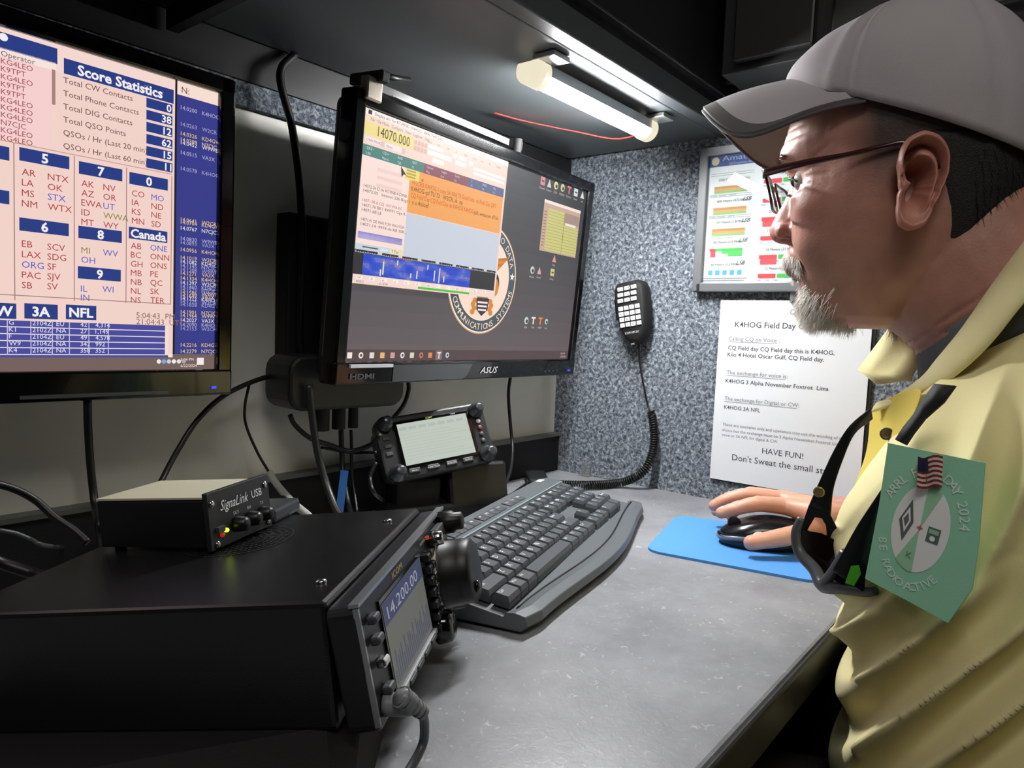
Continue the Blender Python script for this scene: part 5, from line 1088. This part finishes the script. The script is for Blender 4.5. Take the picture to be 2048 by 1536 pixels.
# undershirt band round the neck
ub = []
for k in range(9):
    q = k/8; ub.append(sring(-.104+.008*q, .0660-.003*q, .0715-.004*q, .268+.034*q, n=48, tilt=.78))
grid_obj('undershirt', ub, mat('undershirt_grey', '#6a7073', rough=.9, bump=.3, bscale=1500), man, thick=.002, close=True)
# collar: the near leaf rolls up round the neck, the far leaf shows past the throat
CR = [(1752, 806, .030), (1790, 792, .040), (1838, 758, .060), (1872, 716, .074), (1922, 654, .082), (1986, 562, .084), (2048, 478, .076), (2120, 380, .055), (2200, 300, .020)]
OU = [(1742, 822, .034), (1790, 806, .050), (1850, 780, .078), (1905, 752, .098), (1975, 690, .112), (2040, 610, .118), (2100, 540, .108), (2170, 450, .080), (2240, 370, .035)]
def leaf(CR, OU, name, mir=1):
    c_ = [(up_(x, y, w), w) for x, y, w in CR]; o__ = [(up_(x, y, w), w) for x, y, w in OU]
    cc_ = spline([hb(a[0], mir*w, a[1]) for a, w in c_], 5); oo_ = spline([hb(a[0], mir*w, a[1]) for a, w in o__], 5); n_ = len(cc_); rows_ = []
    for i, (c1, o1) in enumerate(zip(cc_, oo_)):
        t = i/(n_-1); fade = min(1, t*4); ins = c1-HW*mir*.010*fade+Vector((0, 0, -.016*fade)); m1 = c1.lerp(o1, .35)+HW*mir*.006*fade+Vector((0, 0, .004*fade)); m2 = c1.lerp(o1, .7)+HW*mir*.005*fade
        rows_.append([ins, ins.lerp(c1, .6), c1, m1, m2, o1, o1-HW*mir*.003+Vector((0, 0, -.002))])
    return grid_obj(name, rows_, SHM, shirt, thick=.0018, subd=2, off=0)
leaf(CR, OU, 'collar')
fl_pts = [[(1776, 658, -.052), (1800, 676, -.050), (1826, 698, -.046), (1838, 726, -.030)], [(1745, 700, -.062), (1772, 712, -.058), (1804, 722, -.050), (1832, 738, -.034)], [(1716, 740, -.066), (1742, 748, -.060), (1780, 748, -.050), (1824, 752, -.034)], [(1752, 768, -.052), (1772, 768, -.050), (1796, 764, -.044), (1822, 762, -.034)]]
grid_obj('collar', [[(lambda a: hb(a[0], w, a[1]))(up_(x, y, w)) for x, y, w in r] for r in fl_pts], SHM, shirt, thick=.002, off=0)
# placket with its buttons
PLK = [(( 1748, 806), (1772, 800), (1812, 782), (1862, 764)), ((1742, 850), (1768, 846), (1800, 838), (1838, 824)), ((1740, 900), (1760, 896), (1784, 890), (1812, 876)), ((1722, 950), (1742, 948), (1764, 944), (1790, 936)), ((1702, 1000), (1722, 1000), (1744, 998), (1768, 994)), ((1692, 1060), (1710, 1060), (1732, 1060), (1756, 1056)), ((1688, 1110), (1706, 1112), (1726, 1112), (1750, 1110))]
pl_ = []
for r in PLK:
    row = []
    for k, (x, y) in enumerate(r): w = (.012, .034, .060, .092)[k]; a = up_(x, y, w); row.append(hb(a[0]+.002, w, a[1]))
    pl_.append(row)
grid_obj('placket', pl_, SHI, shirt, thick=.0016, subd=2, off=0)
b_ = up_(1779, 868, .058); bp = hb(b_[0]+.002, .059, b_[1]); bn_ = -ray(1779, 868).normalized()
MB().lathe(bp, bn_, [(0, .0052), (.0018, .0054), (.0024, .0045), (.0016, .0035), (.0016, .001)], mat('button_brown', '#4a3d26', rough=.35), seg=20).build('button', shirt)
b_ = up_(1752, 1000, .068); MB().lathe(hb(b_[0], .070, b_[1]), bn_, [(0, .0050), (.0018, .0052), (.0024, .004)], mat('button_brown', rough=.35), seg=20).build('button', shirt)
# trousers: lap and thighs under the desk edge
tr = MB(); TRM = mat('trousers_black', '#1e1e1a', rough=.8, bump=.4, bscale=200)
for sg in (-1, 1):
    Pp = spline([hb(-.16, sg*.085, -.20), hb(.02, sg*.10, -.19), hb(.26, sg*.13, -.20)], 8); tr.loft([[p+Vector((0, 0, 1))*r*math.sin(a)+HW*r*math.cos(a) for a in [2*math.pi*k/24 for k in range(24)]] for p, r in zip(Pp, [.098-.0018*i for i in range(len(Pp))])], TRM)
tr.loft([sring(-.155, .15, .185, -.30), sring(-.155, .152, .188, -.22), sring(-.155, .148, .184, -.15)], TRM); tr.build('trousers', man)
# armrest / chair pad beside him
ar = empty('office_chair', Matrix.Identity(4), 'dark office chair under the seated man, in the shadow below the desk edge', 'chair')
mat('chair_black', '#12130f', rough=.5)
MB().box(hb(-.13, .0, -.42), (.44, .44, .08), mat('chair_black', rough=.5), rot=Matrix.Rotation(FA, 3, 'Z')).build('seat', ar, bevel=.02)
MB().cyl(hb(-.13, 0, -.46), hb(-.13, 0, -.72), .03, CHR).build('column', ar)
bs_ = MB()
for k in range(5): a = 2*math.pi*k/5; bs_.tube([hb(-.13, 0, -.71), hb(-.13+.28*math.cos(a), .28*math.sin(a), -.73)], .018, BLKM)
bs_.build('base', ar)
MB().box(hb(-.345, 0, -.12), (.05, .42, .5), mat('chair_black', rough=.5), rot=Matrix.Rotation(FA, 3, 'Z')).build('backrest', ar, bevel=.02)

# ---------------------------------------------------------------- eyeglasses
gl = empty('eyeglasses', Matrix.Identity(4), 'thin dark red rimmed glasses worn below the grey cap', 'eyeglasses')
GM = mat('glasses_frame', '#3a1518', rough=.25, coat=.5)
def lens(sg):
    O = [(-.020, .0145), (-.0235, .004), (-.021, -.013), (-.012, -.0195), (.010, -.0195), (.021, -.013), (.0245, .003), (.021, .0145), (.0, .0160)]
    pts = spline([O[-1]+(0,)]+[p+(0,) for p in O]+[O[0]+(0,)], 5)
    return [hb(.0960-.0035*(max(0, p.x)/.023)**2+.30*p.y, sg*(.0345+p.x), .3945+p.y) for p in pts[5:-5]]
for sg in (-1, 1):
    L_ = lens(sg); MB().tube(L_+[L_[0]], .0013, GM, seg=8).build('rim', gl); c_ = sum(L_, Vector())/len(L_)
    MB().add(L_+[p-HF*.0012 for p in L_], [tuple(range(len(L_))), tuple(range(len(L_), 2*len(L_)))], mat('lens_glass', '#ffffff', rough=.02, trans=1, alpha=.22)).build('lens', gl)
    h0 = hb(.0935, sg*.0625, .4045); pts = [h0-HW*sg*.005+HF*.002, h0, hb(.060, sg*.073, .4075), hb(.025, sg*.0785, .4105), hb(.000, sg*.0805, .4140), hb(-.016, sg*.0800, .4150), hb(-.034, sg*.0790, .404), hb(-.044, sg*.0780, .390)]
    P_ = spline(pts, 6); t_ = MB(); R_ = []
    for i, p in enumerate(P_):
        x = i/(len(P_)-1); hh = .0052-.0030*min(1, x*2.4); tt = .0013; R_.append([p+Vector((0, 0, hh*math.sin(a)))+HW*tt*math.cos(a) for a in [2*math.pi*k/10 for k in range(10)]])
    t_.loft(R_, GM); t_.build('temple_arm', gl)
MB().tube(spline([hb(.0975, -.011, .401), hb(.1000, 0, .403), hb(.0975, .011, .401)], 5), .0014, GM).build('bridge', gl)
# ---------------------------------------------------------------- sunglasses hanging at the placket
sg_ = empty('sunglasses', Matrix.Identity(4), 'black wrap sunglasses hanging folded open from the shirt front', 'sunglasses')
SGM = mat('sunglass_black', '#121315', rough=.3); SGG = mat('sunglass_grey', '#4a4d51', rough=.35)
def ax_(px, py, w): p = onpl(px, py, HO+HW*w, HW); return p
def blade(C_, Wd, M, name, th=.0022, par=None):   # a flat curved blade of varying width given by pairs of edge points
    R_ = []
    n_ = len(C_)
    A_ = spline([a for a, b in C_], 5); B2 = spline([b for a, b in C_], 5)
    for a, b in zip(A_, B2): d = (b-a).normalized(); t = HW*th; R_.append([a-t*.5, a+t*.5, b+t*.5, b-t*.5])
    mb_ = MB(); mb_.loft(R_, M); return mb_.build(name, par or sg_, bevel=.0006)
w1, w2 = .110, .172
blade([(ax_(1742, 815, w1-.01), ax_(1746, 838, w1-.01)), (ax_(1700, 850, w1), ax_(1710, 868, w1)), (ax_(1668, 900, w1), ax_(1688, 915, w1)), (ax_(1640, 960, w1), ax_(1668, 975, w1)), (ax_(1618, 1010, w1), ax_(1662, 1030, w1))], 0, SGM, 'temple_arm')
# hinge panel with its side window
def loopw(pts, w): return [ax_(x, y, w) for x, y in pts]
outer = loopw([(1618, 1010), (1604, 1050), (1598, 1090), (1612, 1120), (1640, 1140), (1672, 1130), (1688, 1095), (1676, 1060), (1662, 1030)], w1)
inner = loopw([(1630, 1034), (1616, 1058), (1613, 1068), (1622, 1078), (1634, 1084), (1646, 1082), (1654, 1068), (1652, 1050), (1644, 1036)], w1)
hp = MB(); n_ = len(outer); f1 = [p-HW*.0012 for p in outer]+[p-HW*.0012 for p in inner]; f2 = [p+HW*.0012 for p in outer]+[p+HW*.0012 for p in inner]
fc = [(i, (i+1) % n_, n_+(i+1) % n_, n_+i) for i in range(n_)]; hp.add(f1+f2, fc+[tuple(2*n_+k for k in f) for f in fc]+[(i, (i+1) % n_, 2*n_+(i+1) % n_, 2*n_+i) for i in range(n_)]+[(n_+i, n_+(i+1) % n_, 3*n_+(i+1) % n_, 3*n_+i) for i in range(n_)], SGM); hp.build('side_panel', sg_)
MB().add(inner, [tuple(range(n_))], mat('tinted_lens', '#8a6238', rough=.08, trans=.7, alpha=.6)).build('side_lens', sg_)
MB().lathe(ax_(1638, 984, w1+.0015), HW, [(0, .0045), (.0008, .0045), (.001, .003)], mat('gold_emblem', '#8f7f4a', rough=.3, metal=.6), seg=18).build('emblem', sg_)
blade([(ax_(1778, 955, w2), ax_(1782, 985, w2)), (ax_(1748, 1000, w2), ax_(1765, 1030, w2)), (ax_(1712, 1055, w2), ax_(1745, 1085, w2)), (ax_(1682, 1110, w2), ax_(1732, 1150, w2)), (ax_(1665, 1140, w2), ax_(1728, 1185, w2))], 0, SGM, 'temple_arm', th=.003)
# front: dark lenses seen from behind and the grey lower rim
fl_ = MB(); fl_.add(loopw([(1604, 1060), (1640, 1066), (1690, 1090), (1700, 1112), (1672, 1148), (1630, 1150), (1604, 1110)], .118), [tuple(range(7))], mat('dark_lens', '#120a08', rough=.1)); o_ = fl_.build('lens', sg_); s = o_.modifiers.new('s', 'SOLIDIFY'); s.thickness = .002
fl_ = MB(); fl_.add(loopw([(1690, 1110), (1730, 1090), (1762, 1100), (1752, 1180), (1700, 1178), (1668, 1160)], .160), [tuple(range(6))], mat('dark_lens', rough=.1)); o_ = fl_.build('lens', sg_); s = o_.modifiers.new('s', 'SOLIDIFY'); s.thickness = .002
A_ = spline([ax_(1602, 1036, .112), ax_(1592, 1066, .114), ax_(1600, 1105, .118), ax_(1630, 1140, .128), ax_(1646, 1172, .140), ax_(1680, 1176, .155), ax_(1730, 1184, .170), ax_(1752, 1182, .176)], 6)
MB().tube(A_, [.0030+.0022*math.sin(math.pi*min(1, i/(len(A_)-1)*1.05)) for i in range(len(A_))], SGG, seg=10).build('frame_front', sg_)
MB().tube(spline([ax_(1646, 1168, .142), ax_(1662, 1150, .150), ax_(1682, 1120, .160), ax_(1690, 1106, .165)], 5), .0040, SGG, seg=10).build('brow_bar', sg_)
MB().add(loopw([(1690, 1166), (1702, 1132), (1718, 1130), (1722, 1148), (1708, 1172)], .178), [(0, 1, 2, 3, 4)], mat('green_sticker', '#54b830', rough=.3)).build('sticker', sg_)
# black strap across the chest to the badge
stp = []; 
for a, b in (((1870, 768), (1912, 772)), ((1850, 795), (1888, 805)), ((1828, 830), (1850, 838)), ((1808, 855), (1828, 866)), ((1792, 880), (1812, 890))):
    stp.append((ax_(*a, .172), ax_(*b, .178)))
R_ = [[a, b] for a, b in stp]; o_ = grid_obj('strap', R_, mat('strap_black', '#0f1012', rough=.7), None, thick=.0025, subd=0, off=0); tag(o_, 'black fabric strap crossing the shirt down to the green badge', 'strap')
# ---------------------------------------------------------------- green badge and flag pin
wb = .203
C4 = [ax_(1776, 886, wb-.016), ax_(1970, 926, wb+.006), ax_(1897, 1246, wb+.012), ax_(1730, 1157, wb-.012)]
X_ = ((C4[1]-C4[0])+(C4[2]-C4[3])).normalized(); Zv = ((C4[0]-C4[3])+(C4[1]-C4[2])); Yn = Zv.cross(X_)*-1; Yn.normalize(); 
if Yn.dot(_F) < 0: Yn = -Yn
Zv = X_.cross(Yn); Zv = Zv if Zv.z > 0 else -Zv; Zv.normalize(); BO = sum(C4, Vector())/4
BM = Matrix(((X_.x, Yn.x, Zv.x, BO.x), (X_.y, Yn.y, Zv.y, BO.y), (X_.z, Yn.z, Zv.z, BO.z), (0, 0, 0, 1)))
BI = BM.inverted(); bdg = empty('fabric_badge', BM, 'green cloth badge with a white oval pinned on the yellow shirt', 'badge')
mb = MB(); S = Surf(mb, BM, 0)
corn = [S.loc(p) for p in ((1776, 886), (1970, 926), (1958, 1080), (1944, 1178), (1896, 1246), (1812, 1200), (1730, 1157), (1758, 1010))]
mb.prism(corn, 0, .0012, mat('badge_green', '#a2e6c2', rough=.75, bump=.3, bscale=2000)); mb.build('cloth', bdg)
mb = MB(); S = Surf(mb, BM, 0)
cE = S.loc((1840, 1057)); rx = (S.loc((1898, 1065))[0]-S.loc((1781, 1050))[0])/2; rz = (S.loc((1842, 962))[1]-S.loc((1842, 1150))[1])/2
TL_ = math.atan2(S.loc((1842, 1150))[0]-S.loc((1846, 962))[0], -(S.loc((1842, 1150))[1]-S.loc((1846, 962))[1]))
S.poly2(ell(cE[0], cE[1], rx, rz, 48), '#fbfefb', 1)
S.poly2([cE]+[(cE[0]+rx*math.cos(math.radians(a)), cE[1]+rz*math.sin(math.radians(a))) for a in range(62, 96, 4)], '#a8e0b8', 2); S.poly2([cE]+[(cE[0]+rx*math.cos(math.radians(a)), cE[1]+rz*math.sin(math.radians(a))) for a in range(236, 278, 4)], '#a8e0b8', 2)
dx, dz = cE[0]-rx*.52, cE[1]+rz*.10; S.poly2([(dx-rx*.26, dz-rz*.05), (dx+rx*.02, dz-rz*.50), (dx+rx*.26, dz-rz*.02), (dx+rx*.04, dz+rz*.48)], '#6e7472', 2); S.poly2([(dx-rx*.16, dz), (dx+rx*.02, dz-rz*.3), (dx+rx*.16, dz), (dx+rx*.02, dz+rz*.3)], '#fbfefb', 3)
S.poly2([(dx-rx*.10, dz), (dx+rx*.02, dz-rz*.16), (dx+rx*.10, dz), (dx+rx*.02, dz+rz*.16)], '#6e7472', 4)
S.rect2(cE[0]+rx*.28, cE[1]-rz*.22, cE[0]+rx*.72, cE[1]+rz*.12, '#5f7a70', 2); S.rect2(cE[0]+rx*.33, cE[1]-rz*.02, cE[0]+rx*.67, cE[1]+rz*.08, '#9fd0b0', 3); S.poly2(ell(cE[0]+rx*.5, cE[1]-rz*.12, rx*.1, rz*.06, 12), '#fbfefb', 3)
star(S, cE[0], cE[1]+rz*.02, .0022, '#c86a60', 3, 4, .4); S.text2('K', cE[0]-rx*.22, cE[1]-rz*.72, .006, '#6fa584', 3)
S.arc('ARRL FIELD DAY 2024', cE[0], cE[1], rx*1.30, rz*1.20, 158, 12, .0085, '#f4fff8', 2); S.arc('BE RADIO ACTIVE', cE[0], cE[1], rx*1.42, rz*1.42, 200, 318, .0075, '#f0fff6', 2)
mb.build('print', bdg)
q = S.loc((1866, 944)); FMm = BM @ Matrix.Translation((q[0], -.003, q[1])) @ Matrix.Rotation(-.25, 4, 'Y')
fl = empty('flag_pin', FMm, 'small waving American flag pin fixed at the top of the green badge', 'pin')
fpn = MB(); fw_, fh_ = .0150, .0200
def fwv(x, z): return (x, -.0016-.0012*math.sin(x*420+z*120), z+.0012*math.sin(x*380))
def fgrid(x0, x1, z0, z1, M):
    n = 6; vs = [fwv(x0+(x1-x0)*i/n, z) for z in (z0, z1) for i in range(n+1)]; fpn.add(vs, [(i, i+1, n+2+i, n+1+i) for i in range(n)], M, True)
for k in range(13): fgrid(-fw_/2, fw_/2, -fh_/2+fh_*k/13, -fh_/2+fh_*(k+1)/13, mat('flag_red', '#8a2a26', rough=.3, coat=.5) if k % 2 == 0 else mat('flag_white', '#d8cfc8', rough=.3, coat=.5))
n = 4; vs = [tuple(Vector(fwv(-fw_/2+fw_*.45*i/n, z))+Vector((0, -.0003, 0))) for z in (fh_*.04, fh_/2) for i in range(n+1)]; fpn.add(vs, [(i, i+1, n+2+i, n+1+i) for i in range(n)], mat('flag_blue', '#2a2c44', rough=.3, coat=.5))
fpn.box((0, .0005, 0), (fw_*.8, .002, fh_*.8), mat('pin_metal', '#a08a50', rough=.3, metal=.8)); fpn.build('flag', fl)
